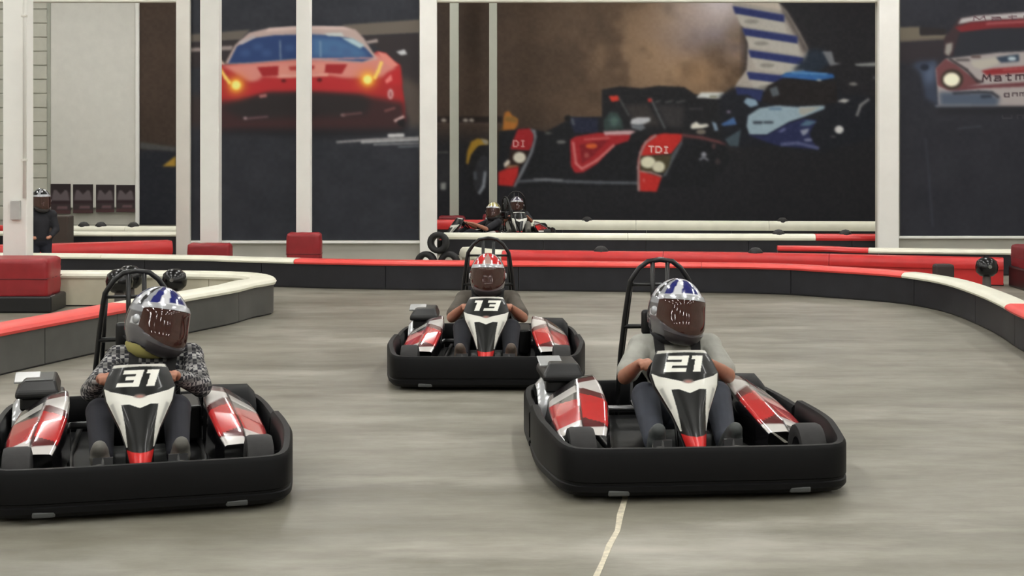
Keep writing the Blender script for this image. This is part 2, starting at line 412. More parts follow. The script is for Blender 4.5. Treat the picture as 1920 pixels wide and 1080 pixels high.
# grille
cv.poly(T([(230, 685), (450, 628), (800, 622), (1200, 645), (1275, 690), (1240, 800), (1000, 815), (250, 835), (60, 750)]), (44, 39, 41), 6)
cv.poly(T([(370, 640), (430, 630), (435, 655), (375, 665)]), (170, 110, 108), 2)
cv.ell(*T([(260, 828)])[0], 4, 3, (150, 130, 135), 1.5); cv.line(T([(280, 830), (440, 815)]), 4, (100, 75, 82), 2)
cv.ell(*T([(1050, 802)])[0], 5, 3, (130, 105, 105), 1.5); cv.line(T([(1060, 800), (1200, 785)]), 4, (100, 70, 72), 2)
cv.line(T([(1390, 770), (1470, 745)]), 4, (120, 76, 76), 2)
cv.line(T([(1470, 850), (1540, 815)]), 5, (200, 170, 168), 1.5)
cv.poly(T([(1490, 850), (1555, 830), (1545, 900), (1500, 890)]), (30, 28, 30), 3)
# roof and glass
cv.poly(T([(95, 385), (175, 235), (290, 135), (440, 100), (700, 82), (1050, 85), (1150, 110), (1220, 180), (1310, 320), (1330, 350), (1200, 375), (700, 352), (280, 385)]), (186, 164, 158), 1.5)
cv.poly(T([(450, 100), (700, 84), (1050, 87), (1130, 112), (800, 105), (420, 130)]), (210, 188, 182), 2)
cv.poly(T([(120, 385), (190, 245), (315, 180), (500, 155), (800, 150), (1000, 160), (1130, 190), (1235, 262), (1300, 335), (1210, 368), (900, 345), (700, 345), (300, 378)]), (44, 66, 112), 1.5)
cv.poly(T([(790, 165), (1000, 175), (1110, 215), (1220, 275), (1270, 330), (1180, 350), (870, 335), (790, 340)]), (78, 116, 158), 7, .85)
cv.poly(T([(1040, 178), (1130, 182), (1225, 235), (1190, 262), (1120, 225)]), (176, 200, 208), 2)
cv.poly(T([(900, 140), (1040, 135), (1060, 165), (930, 160)]), (196, 205, 205), 3)
cv.poly(T([(200, 215), (330, 160), (340, 175), (230, 230)]), (180, 175, 180), 2)
cv.line(T([(540, 200), (545, 355)]), 3.2, (112, 128, 152), 1.2); cv.line(T([(865, 205), (870, 330)]), 3, (120, 150, 178), 1.5)
for k, (x, y) in enumerate([(260, 300), (360, 250), (430, 300), (620, 260), (980, 270), (1080, 290)]): cv.ell(*T([(x, y)])[0], 10, 7, (70, 96, 140), 5, .6)
cv.line(T([(1320, 340), (700, 352)]), 2.2, (228, 150, 142), 1)
# lamps
for (cx_, cy_, ln) in [(185, 560, [(55, 430), (100, 500), (135, 545)]), (1250, 515, [(1362, 375), (1335, 450), (1305, 505)])]:
    c = T([(cx_, cy_)])[0]; cv.glow(*c, 26, (232, 120, 50), .75); cv.line(T(ln), 6, (246, 214, 110), 2.5)
    cv.glow(*c, 17, (255, 214, 70), 1.0); cv.ell(*c, 8, 8, (255, 240, 140), 3)
cv.ell(*T([(1435, 632)])[0], 5.5, 10, (206, 160, 160), 1.5); cv.ell(*T([(1435, 635)])[0], 2, 6, (160, 80, 84), 1.5)
for pts, w, cc in [([(1000, 1022), (1300, 1000), (1680, 985)], 4, (150, 148, 150)), ([(1200, 1020), (1680, 1000)], 5, (176, 176, 178)), ([(1300, 1040), (1680, 1030)], 4, (128, 130, 134)), ([(1500, 1060), (1680, 1052)], 4, (96, 102, 108)), ([(1420, 970), (1540, 965)], 7, (200, 200, 202))]:
    cv.line(T(pts), w, cc, 1.8)
mural_red = wall_print('wall_mural', cv, WALL_Y-.02, 'tall dark mural of a red sports car with glowing yellow headlights', GA)

# -- big prototype race mural on the far wall
FM = FAR_Y-.04
cv = Canvas(262, -60, 1665, 421, 1.9)
t = np.clip((cv.X-820)/620, 0, 1); nA = cv.noise(120, 110, 5); nB = cv.noise(45, 40, 6); nC = cv.noise(16, 15, 7)
cl = .5*nA+.32*nB+.18*nC
base = np.array([70, 57, 49.])*(1-t[..., None])+np.array([112, 90, 70.])*t[..., None]
cv.C[:] = base*(.86+.28*cl[..., None])
sm = np.exp(-((cv.X-1300)/170)**2-((cv.Y-95)/120)**2)
cv.blend(.95*sm*np.clip((cl-.33)*4, 0, 1), (172, 142, 114))
cv.blend(.7*np.exp(-((cv.X-1220)/130)**2-((cv.Y-110)/100)**2)*np.clip((.5-cl)*5, 0, 1), (84, 68, 56))
cv.blend(.8*np.exp(-((cv.X-1330)/80)**2-((cv.Y-75)/42)**2)*np.clip((nB-.3)*2, 0, 1), (108, 96, 102))
cv.glow(1345, -10, 95, (238, 230, 238), .95); cv.glow(1290, 20, 80, (190, 172, 165), .5)
cv.glow(1310, 140, 55, (172, 138, 106), .7)
cv.blend(np.clip((cv.X-1385)/22, 0, 1), (36, 35, 40))
# banded inflatable arch
T4 = lambda pts: [(1340+x/3.6, y/3.6) for x, y in pts]
arch = [(90, -220), (330, -220), (420, 0), (490, 80), (570, 210), (630, 330), (640, 420), (520, 480), (440, 520), (340, 610), (130, 600), (150, 560), (215, 470), (225, 290), (180, 150), (125, 40)]
cv.poly(T4(arch), (176, 168, 160), 1.5)
cv.poly(T4([(430, 10), (490, 80), (640, 340), (600, 360), (540, 230), (470, 110)]), (92, 84, 82), 4)
for k in range(5):
    y0 = 40+k*148; xl = [120, 185, 225, 215, 150][k]; xr = [470, 560, 600, 520, 400][k]; ye = [100, 245, 390, 520, 640][k]
    cv.poly(T4([(xl, y0), (xr-60, ye-10), (xr, ye), (xr, ye+52), (xl+18, y0+52)]), (44, 54, 108), 1.5)
    cv.poly(T4([(xl+25, y0+58), (xr, ye+55), (xr+15, ye+130), (xl+55, y0+132)]), (188, 184, 176), 1.5)
    cv.ell(*T4([(xl+130, y0+105)])[0], 14, 4, (140, 136, 128), 2.5, .8)
cv.poly(T4([(120, -60), (330, -60), (430, 20), (450, 70), (130, 10)]), (205, 194, 182), 2)
cv.poly(T4([(640, 330), (740, 340), (780, 430), (700, 480), (520, 480), (600, 400)]), (38, 48, 62), 4)
cv.poly(T4([(725, 345), (790, 345), (810, 420), (860, 430), (780, 445)]), (120, 122, 128), 2)
cv.poly(T4([(940, 432), (1100, 420), (1160, 425), (1160, 448), (960, 445)]), (150, 152, 152), 1.5)
# ground
cv.blend(1/(1+np.exp(-(cv.Y-255)/9))*np.clip((cv.X-330)/40, 0, 1), (35, 35, 40))
cv.blend(1/(1+np.exp(-(cv.Y-278)/3))*(cv.X < 520), (38, 40, 48))
cv.poly([(262, 266), (330, 276), (330, 284), (262, 279)], (80, 80, 80), 2)
cv.poly([(304, 312), (330, 292), (330, 312)], (176, 140, 56), 1)
T2 = lambda pts: [(820+x/4.91, 160+y/4.91) for x, y in pts]
T3 = lambda pts: [(1100+x/4.153, 120+y/4.153) for x, y in pts]
T6 = lambda pts: [(800+x/2.25, y/2.25) for x, y in pts]
# first yellow car, left
cv.poly(T2([(-200, 285), (600, 285), (600, 350), (-200, 350)]), (38, 30, 28), 2)
for x in (60, 260, 315, 150): cv.ell(*T2([(x, 322)])[0], 5, 3.4, (176, 168, 160), 1)
cv.line(T2([(-180, 350), (580, 355)]), 2.5, (86, 72, 66), 1)
cv.line(T2([(-180, 620), (100, 618)]), 3, (96, 96, 94), 1.5)
cv.poly(T2([(-200, 640), (120, 640), (200, 900), (-200, 930)]), (46, 46, 50), 6)
cv.poly(T2([(265, 720), (275, 610), (310, 520), (370, 488), (460, 505), (470, 540), (380, 560), (310, 640), (285, 730)]), (176, 138, 48), 1.5)
cv.poly(T2([(400, 492), (465, 505), (470, 545), (430, 540)]), (150, 146, 138), 2)
cv.ell(*T2([(385, 780)])[0], 19, 46, (34, 34, 37), 2, rot=.12); cv.ell(*T2([(405, 820)])[0], 14, 36, (52, 53, 58), 2, rot=.15)
cv.line(T2([(440, 800), (425, 930), (385, 995)]), 5, (150, 156, 166), 1.8); cv.line(T2([(345, 800), (350, 860)]), 6, (92, 96, 104), 2)
cv.poly(T2([(30, 900), (78, 892), (78, 960), (30, 962)]), (150, 152, 150), 1)
cv.poly(T2([(560, 420), (610, 370), (600, 600), (560, 700)]), (92, 66, 34), 3)
cv.poly(T2([(615, 280), (620, 250), (660, 236), (690, 280), (742, 310), (740, 360), (720, 400), (690, 520), (655, 640), (600, 700), (595, 560), (605, 380)]), (178, 112, 48), 1.5)
cv.poly(T2([(620, 290), (690, 285), (735, 310), (730, 345), (620, 330)]), (140, 104, 52), 2)
# red and black prototype
cv.poly(T2([(560, 420), (840, 395), (1000, 430), (1230, 300), (1500, 290), (2600, 300), (2700, 700), (2500, 940), (560, 940)]), (30, 31, 36), 3)
cv.poly(T2([(1200, 290), (1480, 305), (1480, 440), (1260, 440)]), (38, 42, 62), 2); cv.ell(*T2([(1200, 305)])[0], 6, 6, (28, 28, 30), 1); cv.line(T2([(1240, 310), (1255, 360)]), 5, (92, 96, 104), 2)
cv.poly(T2([(740, 405), (850, 395), (895, 440), (880, 560), (840, 605), (670, 590), (700, 500)]), (166, 38, 44), 1.2)
cv.poly(T2([(850, 398), (905, 410), (915, 480), (880, 620), (800, 790), (720, 935), (695, 935), (780, 760), (850, 620), (890, 500), (885, 450)]), (126, 130, 138), 1)
text(cv, 'DI', *T2([(700, 510)])[0], 26, 11, 2.6, (214, 150, 148))
cv.poly(T2([(670, 600), (840, 605), (810, 700), (740, 760), (650, 730)]), (46, 32, 28), 1.5)
cv.ell(*T2([(757, 665)])[0], 12, 10.5, (232, 228, 212), 1.2); cv.poly(T2([(620, 760), (610, 720), (650, 680), (672, 700), (660, 735)]), (226, 214, 200), 1.2)
cv.poly(T2([(650, 735), (730, 735), (760, 745), (690, 765), (630, 770)]), (150, 110, 80), 1.5)
cv.poly(T2([(560, 800), (630, 770), (750, 750), (740, 830), (695, 930), (560, 920)]), (196, 46, 44), 1.5)
cv.line(T2([(740, 885), (1000, 870), (1200, 885), (1500, 895), (1850, 900)]), 5.5, (92, 96, 104), 1.5); cv.line(T2([(890, 866), (1150, 872)]), 2.5, (140, 142, 148), 1)
cv.ell(*T2([(1140, 522)])[0], 9, 3.5, (112, 112, 112), 1.5); cv.ell(*T2([(1020, 440)])[0], 7, 2.5, (90, 92, 90), 1.5)
# nose
cv.poly(T6([(605, 590), (630, 575), (720, 560), (880, 555), (850, 595), (790, 615), (720, 690), (660, 728), (625, 730), (608, 700)]), (168, 40, 46), 1.2)
cv.line(T6([(618, 600), (630, 690), (655, 712), (720, 675), (790, 612)]), 4, (222, 140, 138), 1.6)
cv.poly(T6([(645, 610), (720, 595), (770, 590), (700, 660), (655, 690)]), (134, 32, 40), 2)
cv.ell(*T6([(695, 616)])[0], 11, 5, (214, 100, 50), 1.5); cv.line(T6([(665, 588), (770, 582)]), 3.2, (206, 110, 108), 1.5); cv.ell(*T6([(675, 655)])[0], 5, 5, (170, 80, 78), 2)
# cockpit, mirrors, wing
cv.poly(T3([(120, 200), (260, 175), (420, 190), (560, 170), (760, 180), (840, 235), (1080, 270), (1200, 290), (1180, 540), (740, 545), (480, 580), (340, 600), (340, 540), (120, 530)]), (34, 34, 38), 3)
cv.poly(T3([(300, 320), (480, 310), (480, 330), (580, 480), (380, 480)]), (60, 56, 56), 4); cv.poly(T3([(540, 320), (760, 330), (740, 500), (620, 480)]), (58, 56, 58), 5)
cv.line(T3([(500, 270), (560, 400), (610, 500)]), 4, (92, 94, 98), 1.5); cv.line(T3([(250, 260), (330, 400)]), 4, (76, 78, 80), 1.5)
cv.poly(T3([(135, 520), (130, 440), (180, 370), (240, 375), (280, 450), (290, 510)]), (52, 66, 66), 3); cv.ell(*T3([(215, 445)])[0], 9, 10, (84, 108, 104), 4)
cv.poly(T3([(170, 250), (245, 245), (252, 285), (195, 295)]), (212, 62, 48), 1); cv.poly(T3([(475, 270), (505, 268), (505, 295), (478, 295)]), (196, 56, 50), 1)
cv.poly(T3([(340, 465), (350, 430), (400, 415), (495, 418), (495, 445), (440, 470), (400, 490)]), (196, 198, 204), 1.5); cv.poly(T3([(345, 470), (440, 470), (460, 500), (420, 520), (350, 500)]), (112, 116, 124), 3)
cv.poly(T3([(130, 525), (340, 515), (385, 525), (340, 550), (140, 555)]), (206, 168, 172), 2)
for k in range(3): cv.line(T3([(530+k*85, 300), (575+k*95, 285)]), 2.5, (96, 98, 98), 1)
cv.line(T3([(800, 350), (900, 350)]), 2, (80, 80, 84), 1)
cv.poly(T3([(850, 262), (890, 222), (1075, 222), (1060, 270)]), (216, 220, 220), 1); cv.poly(T3([(960, 245), (1020, 245), (1010, 268), (955, 265)]), (140, 140, 124), 1.5); cv.poly(T3([(1065, 270), (1070, 240), (1125, 240), (1120, 268)]), (70, 116, 178), 1.5)
cv.poly(T3([(1145, 290), (1185, 285), (1182, 325), (1145, 325)]), (206, 82, 62), 1)
cv.poly(T3([(808, 500), (815, 470), (855, 448), (880, 470), (945, 465), (950, 485), (900, 500), (830, 505)]), (232, 230, 220), 1.5); cv.ell(*T3([(890, 528)])[0], 9, 5, (120, 112, 104), 2.5)
# right front fender
cv.poly(T3([(405, 990), (400, 750), (430, 640), (500, 560), (600, 540), (748, 545), (740, 600), (660, 700), (420, 720), (420, 830), (585, 880), (545, 995)]), (200, 48, 44), 1.2)
cv.line(T3([(405, 985), (402, 800), (420, 690), (460, 610), (540, 555)]), 4, (170, 150, 150), 1.2)
cv.poly(T3([(735, 600), (748, 560), (745, 620), (650, 800), (620, 870), (590, 880), (650, 720)]), (86, 92, 98), 1.5)
cv.poly(T3([(420, 720), (660, 705), (640, 800), (600, 850), (420, 830)]), (78, 70, 50), 2)
cv.ell(*T3([(478, 765)])[0], 14, 11, (236, 234, 208), 1.2); cv.ell(*T3([(560, 800)])[0], 12, 10.5, (228, 224, 200), 1.5)
cv.line(T3([(420, 835), (500, 845), (585, 875)]), 2.5, (222, 180, 170), 1)
text(cv, 'TDI', *T3([(482, 640)])[0], 42, 11, 2.8, (232, 196, 190), 2)
cv.line(T3([(445, 895), (445, 915)]), 2.5, (222, 150, 146), 1)
cv.line(T3([(750, 555), (900, 575), (1080, 620)]), 6, (104, 62, 64), 2)
cv.ell(*T3([(912, 705)])[0], 5, 5, (150, 152, 162), 1.2); cv.line(T3([(880, 745), (910, 725), (945, 748)]), 4, (128, 130, 140), 1.5)
cv.ell(*T3([(1020, 760)])[0], 5, 6, (66, 58, 60), 3); cv.ell(*T3([(990, 640)])[0], 4, 6, (80, 60, 62), 3)
# blue and white car
cv.poly(T4([(30, 650), (120, 590), (330, 610), (480, 520), (800, 500), (860, 640), (1000, 640), (1160, 700), (1160, 900), (720, 1030), (350, 980), (150, 1000), (50, 960)]), (30, 32, 40), 4)
cv.poly(T4([(440, 520), (480, 490), (600, 478), (800, 500), (810, 525), (690, 545)]), (52, 104, 168), 2); cv.line(T4([(520, 490), (760, 500)]), 2.5, (110, 160, 205), 1.5); cv.ell(*T4([(705, 545)])[0], 5, 3, (176, 186, 190), 1.5)
cv.poly(T4([(310, 680), (360, 580), (460, 530), (690, 550), (820, 540), (830, 690), (740, 710), (400, 705)]), (36, 32, 34), 2)
cv.poly(T4([(370, 600), (420, 580), (440, 640), (390, 655)]), (92, 100, 108), 3)
cv.poly(T4([(195, 690), (215, 660), (280, 670), (295, 710), (240, 725)]), (140, 166, 188), 2)
cv.poly(T4([(140, 590), (330, 610), (310, 690), (220, 640), (150, 640)]), (42, 52, 96), 3)
cv.poly(T4([(215, 850), (225, 780), (300, 730), (420, 712), (560, 722), (745, 712), (740, 735), (600, 790), (500, 825), (350, 912), (235, 910)]), (156, 178, 192), 1.3)
cv.poly(T4([(570, 725), (720, 720), (600, 780), (570, 765)]), (172, 172, 166), 2); cv.line(T4([(370, 735), (450, 735)]), 3, (88, 116, 150), 1.5)
cv.line(T4([(262, 828), (320, 826)]), 5, (58, 66, 78), 1); cv.line(T4([(335, 826), (390, 826)]), 5, (58, 66, 78), 1)
cv.poly(T4([(220, 910), (350, 912), (500, 830), (600, 800), (690, 810), (640, 900), (660, 950), (700, 1010), (430, 985), (350, 960)]), (40, 46, 84), 3)
cv.poly(T4([(570, 850), (620, 810), (690, 820), (640, 850)]), (88, 116, 140), 2); cv.poly(T4([(575, 880), (640, 865), (625, 900), (595, 918)]), (150, 156, 176), 1.5); cv.poly(T4([(425, 890), (470, 862), (485, 875), (450, 895)]), (104, 108, 150), 2)
cv.line(T4([(450, 975), (560, 965), (700, 1000)]), 6, (92, 98, 136), 2); cv.ell(*T4([(630, 945)])[0], 8, 3, (130, 134, 164), 1.5)
cv.poly(T4([(40, 840), (130, 790), (150, 840), (60, 850)]), (74, 108, 160), 1.5); cv.poly(T4([(-20, 820), (10, 830), (25, 880), (0, 885)]), (130, 150, 172), 1.5)
cv.poly(T4([(70, 940), (180, 870), (160, 990), (100, 985)]), (70, 84, 94), 3); cv.ell(*T4([(95, 755)])[0], 4, 3, (120, 110, 130), 1)
cv.ell(*T4([(840, 875)])[0], 8.5, 7.5, (222, 222, 222), 1.2); cv.poly(T4([(825, 685), (870, 665), (915, 675), (880, 695)]), (190, 188, 186), 1.2); cv.ell(*T4([(935, 567)])[0], 8, 3, (132, 130, 128), 1.5)
cv.line(T4([(960, 780), (985, 710), (1040, 670)]), 5, (132, 132, 134), 1.5); cv.ell(*T4([(1085, 525)])[0], 5, 3, (92, 94, 100), 1.5); cv.ell(*T4([(800, 922)])[0], 6, 2, (84, 82, 88), 1.5)
cv.C += ((cv.noise(5, 5, 9)-.5)*7)[..., None]
mural_far = wall_print('wall_mural', cv, FM, 'wide brown smoky mural of two prototype race cars on the far wall', GA)

# -- white and red touring car, right
cv = Canvas(1688, -70, 2120, 441, 2.0)
cv.C[:] = (44, 45, 53); cv.C += ((cv.noise(40, 40, 21)-.5)*7+(cv.noise(7, 7, 22)-.5)*5)[..., None]
T5 = lambda pts: [(1680+x/4.0, y/4.0) for x, y in pts]
cv.poly(T5([(20, 205), (180, 200), (180, 262), (380, 255), (370, 300), (20, 320)]), (112, 104, 92), 2); cv.poly(T5([(180, 205), (380, 215), (370, 260), (185, 262)]), (42, 38, 40), 2)
cv.poly(T5([(20, 320), (370, 300), (330, 470), (20, 470)]), (50, 45, 50), 4)
cv.poly(T5([(120, 490), (170, 455), (300, 450), (310, 700), (330, 800), (220, 740), (190, 560)]), (58, 66, 84), 5); cv.poly(T5([(200, 540), (300, 460), (290, 600), (230, 640)]), (84, 98, 122), 6); cv.ell(*T5([(215, 505)])[0], 8, 6, (34, 40, 54), 3)
def car_half(mir):
    c = 1178.0
    t = (lambda pts: T5([(2*c-x, y) for x, y in pts])) if mir else T5
    cv.poly(t([(360, 290), (470, 140), (600, 115), (960, 90), (1200, 85), (1200, 220), (480, 250), (430, 420), (360, 420)]), (62, 48, 52), 2)
    cv.poly(t([(465, 180), (490, 138), (620, 118), (960, 92), (1200, 88), (1200, 130), (760, 148), (560, 165)]), (186, 182, 184), 1.5)
    cv.poly(t([(440, 205), (560, 168), (760, 150), (1200, 132), (1200, 205), (720, 215), (490, 245)]), (120, 40, 46), 2)
    cv.poly(t([(430, 420), (480, 245), (760, 215), (1200, 205), (1200, 375), (760, 395)]), (44, 46, 54), 2)
    cv.poly(t([(365, 400), (375, 330), (425, 318), (420, 380), (395, 420)]), (150, 146, 142), 2)
    cv.poly(t([(300, 520), (380, 440), (760, 395), (1200, 375), (1200, 800), (320, 800), (310, 660)]), (168, 160, 160), 2)
    cv.poly(t([(300, 510), (370, 440), (450, 480), (530, 545), (640, 625), (520, 660), (400, 680), (310, 640)]), (112, 68, 72), 3)
    cv.line(t([(400, 440), (530, 525), (610, 610), (650, 612)]), 4, (44, 40, 44), 1.2)
    cv.poly(t([(640, 530), (720, 515), (1200, 480), (1200, 530), (680, 565)]), (140, 44, 48), 1.5)
    cv.poly(t([(480, 650), (620, 640), (1200, 600), (1200, 640), (640, 662), (400, 690)]), (108, 60, 66), 2)
    cv.poly(t([(320, 690), (700, 690), (780, 740), (760, 800), (330, 800)]), (82, 94, 112), 4)
    cv.line(t([(430, 700), (620, 690), (720, 695), (770, 730)]), 4, (44, 46, 54), 1.2); cv.line(t([(640, 725), (710, 722)]), 5, (46, 52, 66), 1.5)
    cv.line(t([(300, 795), (560, 790)]), 4, (112, 118, 130), 1.5)
    cv.ell(*t([(420, 595)])[0], 21, 19, (58, 50, 44), 2); cv.ell(*t([(417, 597)])[0], 15.5, 13, (250, 246, 222), 2)
car_half(False); car_half(True)
cv.poly(T5([(560, 460), (760, 430), (770, 480), (640, 520), (580, 500)]), (182, 178, 168), 3)
cv.poly(T5([(750, 430), (920, 405), (925, 460), (790, 470)]), (52, 66, 84), 2); cv.ell(*T5([(870, 440)])[0], 8, 4, (190, 206, 216), 1.5)
cv.line(T5([(450, 450), (550, 450)]), 4, (70, 66, 68), 1.5); cv.line(T5([(570, 425), (630, 425)]), 5, (92, 78, 76), 1.5)
text(cv, 'Matmut', *T5([(650, 560)])[0], 125, 13, 2.6, (62, 42, 50), -7); text(cv, 'Matmut', *T5([(580, 125)])[0], 190, 8, 1.8, (96, 70, 78), -8)
cv.line(T5([(680, 178), (1200, 150)]), 3.4, (190, 120, 124), 1, .7); cv.line(T5([(800, 525), (1200, 500)]), 2.4, (200, 130, 130), 1, .7)
text(cv, 'onme', *T5([(810, 690)])[0], 60, 9, 2.2, (70, 58, 64), -3); text(cv, 'um', *T5([(790, 850)])[0], 60, 9, 2.5, (64, 62, 70))
cv.poly(T5([(320, 805), (2040, 805), (2040, 870), (300, 860)]), (36, 36, 42), 5, .8)
cv.line(T5([(460, 965), (640, 945)]), 3, (66, 68, 78), 2)
cv.line([(1742, 330), (1749, 425)], 3, (62, 64, 76), 2); cv.line([(1735, 260), (1742, 330)], 4, (54, 56, 66), 3)
mural_right = wall_print('wall_mural', cv, WALL_Y-.02, 'dark mural of a white and red touring car with a round headlight', GA)
struct(obj('trim_8', MB().box(XD(263, FM), XD(1660, FM), FM-.05, FAR_Y, ZD(423, FM), ZD(421, FM)).mesh('t'), mat('black_trim', (30, 30, 32), .5)))

# four small posters far left
for k, (a, b_) in enumerate([(95, 132), (137, 174), (180, 214), (218, 253)]):
    y0, y1 = 345+k*.6, 401-k*1.2
    cv = Canvas(a, y0, b_, y1, 1.0); w = b_-a; h = y1-y0
    cv.C[:] = (66, 56, 58)
    F = lambda pts: [(a+px*w, y0+py*h) for px, py in pts]
    cv.poly(F([(0, 0), (1, 0), (1, .28), (0, .3)]), (52, 44, 46), .8)
    cv.poly(F([(.15, .2), (.3, .2), (.5, .36), (.72, .2), (.85, .22), (.95, .55), (.05, .55)]), (108, 98, 102), 1.2)
    cv.poly(F([(0, .58), (1, .58), (1, .66), (0, .66)]), (56, 40, 44), .8)
    cv.poly(F([(.35, .74), (.85, .74), (.85, .84), (.3, .84)]), (112, 88, 92), 1.2); cv.poly(F([(0, .88), (1, .88), (1, 1), (0, 1)]), (86, 60, 62), 1)
    d = FD-.05; X = (cv.X-CX)*d/FPX; Z = CAM_H-(cv.Y-HY)*d/FPX; cx = float(X.mean()); z0 = float(Z.min())
    o = obj('small_poster', grid_mesh('small_poster', np.stack([X-cx, 0*X, Z-z0], -1), cv.linear(GA), (0, .02, 0)), vcol_mat('printed_banner'), loc=(cx, d, z0))
    tag(o, ['small dark poster on the pale far wall, right beside the roller door frame', 'small dark poster second from the roller door frame', 'small dark poster third from the roller door frame', 'small dark poster on the pale wall closest to the brown mural'][k], 'poster', 'row of four small posters')

# ---------------------------------------------------------------- columns
M_red = mat('red_vinyl', (150, 34, 40), .45, noise=.12, scale=7, bump=.15)
M_black = mat('black_plastic', (24, 24, 26), .38, noise=.15, scale=14)
def column(xa, xb, d, m, label, flange=True, ztop=ZC):
    x0, x1 = XD(xa, d), XD(xb, d); c = (x0+x1)/2; w = x1-x0
    t = thing('steel_column', label, 'column', (c, d, 0))
    obj('shaft', MB().box(-w/2, w/2, 0, w*.9, 0, ztop).mesh('c', .012), m, t)
    obj('base_plate', MB().box(-w*.8, w*.8, -w*.25, w*1.1, 0, .02).mesh('c', .004), m, t)
    return t
cA = column(5, 50, 15.9, M_white, 'white square column with a conduit pipe beside the red padded block')
d = 15.88
obj('conduit', MB().tube([(XD(46.5, d)-cA.location.x, -.025, ZD(372, d)), (XD(46.5, d)-cA.location.x, -.025, ZC)], .02, 10).mesh('p', smooth=True), M_white, cA)
obj('junction_box', MB().box(-.03, .07, -.05, 0, ZD(412, d), ZD(376, d)).mesh('b', .006), mat('grey_box', (188, 189, 186), .5), cA)
for zc in (ZD(30, d), ZD(300, d), 3.6): obj('pipe_clip', MB().box(XD(41, d)-cA.location.x, XD(51, d)-cA.location.x, -.055, 0, zc-.012, zc+.012).mesh('b', .003), M_greywhite, cA)
column(375, 410, 19.6, M_white, 'bright white column rising from a low red pad before the red car mural')
column(555, 582, 19.6, M_white, 'slim white column rising from a tall red pad before the red car mural')
column(843, 860, 29.3, M_dim, 'thin grey column before the far mural, nearer its yellow car wheel arch')
column(917, 932, 29.3, M_dim, 'thin grey column before the far mural, beside its orange wing panel')

# padded blocks
def pad(x0, x1, ytop, d, label, depth=.5, m=None, dark_base=False, base_h=.12):
    X0, X1 = XD(x0, d), XD(x1, d); c = (X0+X1)/2; w = X1-X0; h = ZD(ytop, d)
    t = thing('padded_block', label, 'pad', (c, d, 0))
    zb = base_h if dark_base else 0.0
    def shape():
        bm = bmesh.new(); bmesh.ops.create_cube(bm, size=1)
        for v in bm.verts: v.co = Vector((v.co.x*w, (v.co.y+.5)*depth, zb+(v.co.z+.5)*(h-zb)))
        bmesh.ops.bevel(bm, geom=list(bm.edges), offset=.05, segments=4, affect='EDGES', profile=.5)
        bmesh.ops.subdivide_edges(bm, edges=[e for e in bm.edges if e.calc_length() > .15], cuts=4, use_grid_fill=True)
        for v in bm.verts: v.co += Vector((random.uniform(-1, 1), random.uniform(-1, 1), random.uniform(-1, 1)))*.006
        for f in bm.faces: f.smooth = True
        me = bpy.data.meshes.new('pad'); bm.to_mesh(me); bm.free(); return me
    obj('cushion', shape(), m or M_red, t)
    if dark_base: obj('base', MB().box(-w/2-.02, w/2+.05, -.03, depth, 0, zb+.03).mesh('b', .02), M_black, t)
    zs = zb+(h-zb)*.5
    obj('seam', MB().box(-w/2-.002, w/2+.002, -.004, depth, zs-.004, zs+.004).mesh('s', .002), mat('dark_red_seam', (92, 20, 26), .5), t)
    return t
pad(-90, 88, 486, 15.2, 'large red padded block with a black base before the white column', .5, dark_base=True, base_h=.14)
pad(350, 431, 457, 19.3, 'low dark red pad at the foot of the bright white column', .22)
pad(536, 601, 437, 19.3, 'tall red pad against the foot of the slim white column', .22)
M_dred = mat('dark_red_vinyl', (120, 28, 36), .5, noise=.12, scale=7)
pad(1926, 2020, 464, 17.3, 'dark red rounded pad behind the right-hand bend of the barrier', .6, M_dred, True, .22)
pad(822, 872, 405, 29.0, 'dark red pad at the foot of a thin grey column in the far lane', .24, M_dred)
pad(905, 948, 402, 29.0, 'dull red pad at the foot of the other thin grey column', .24, M_dred)

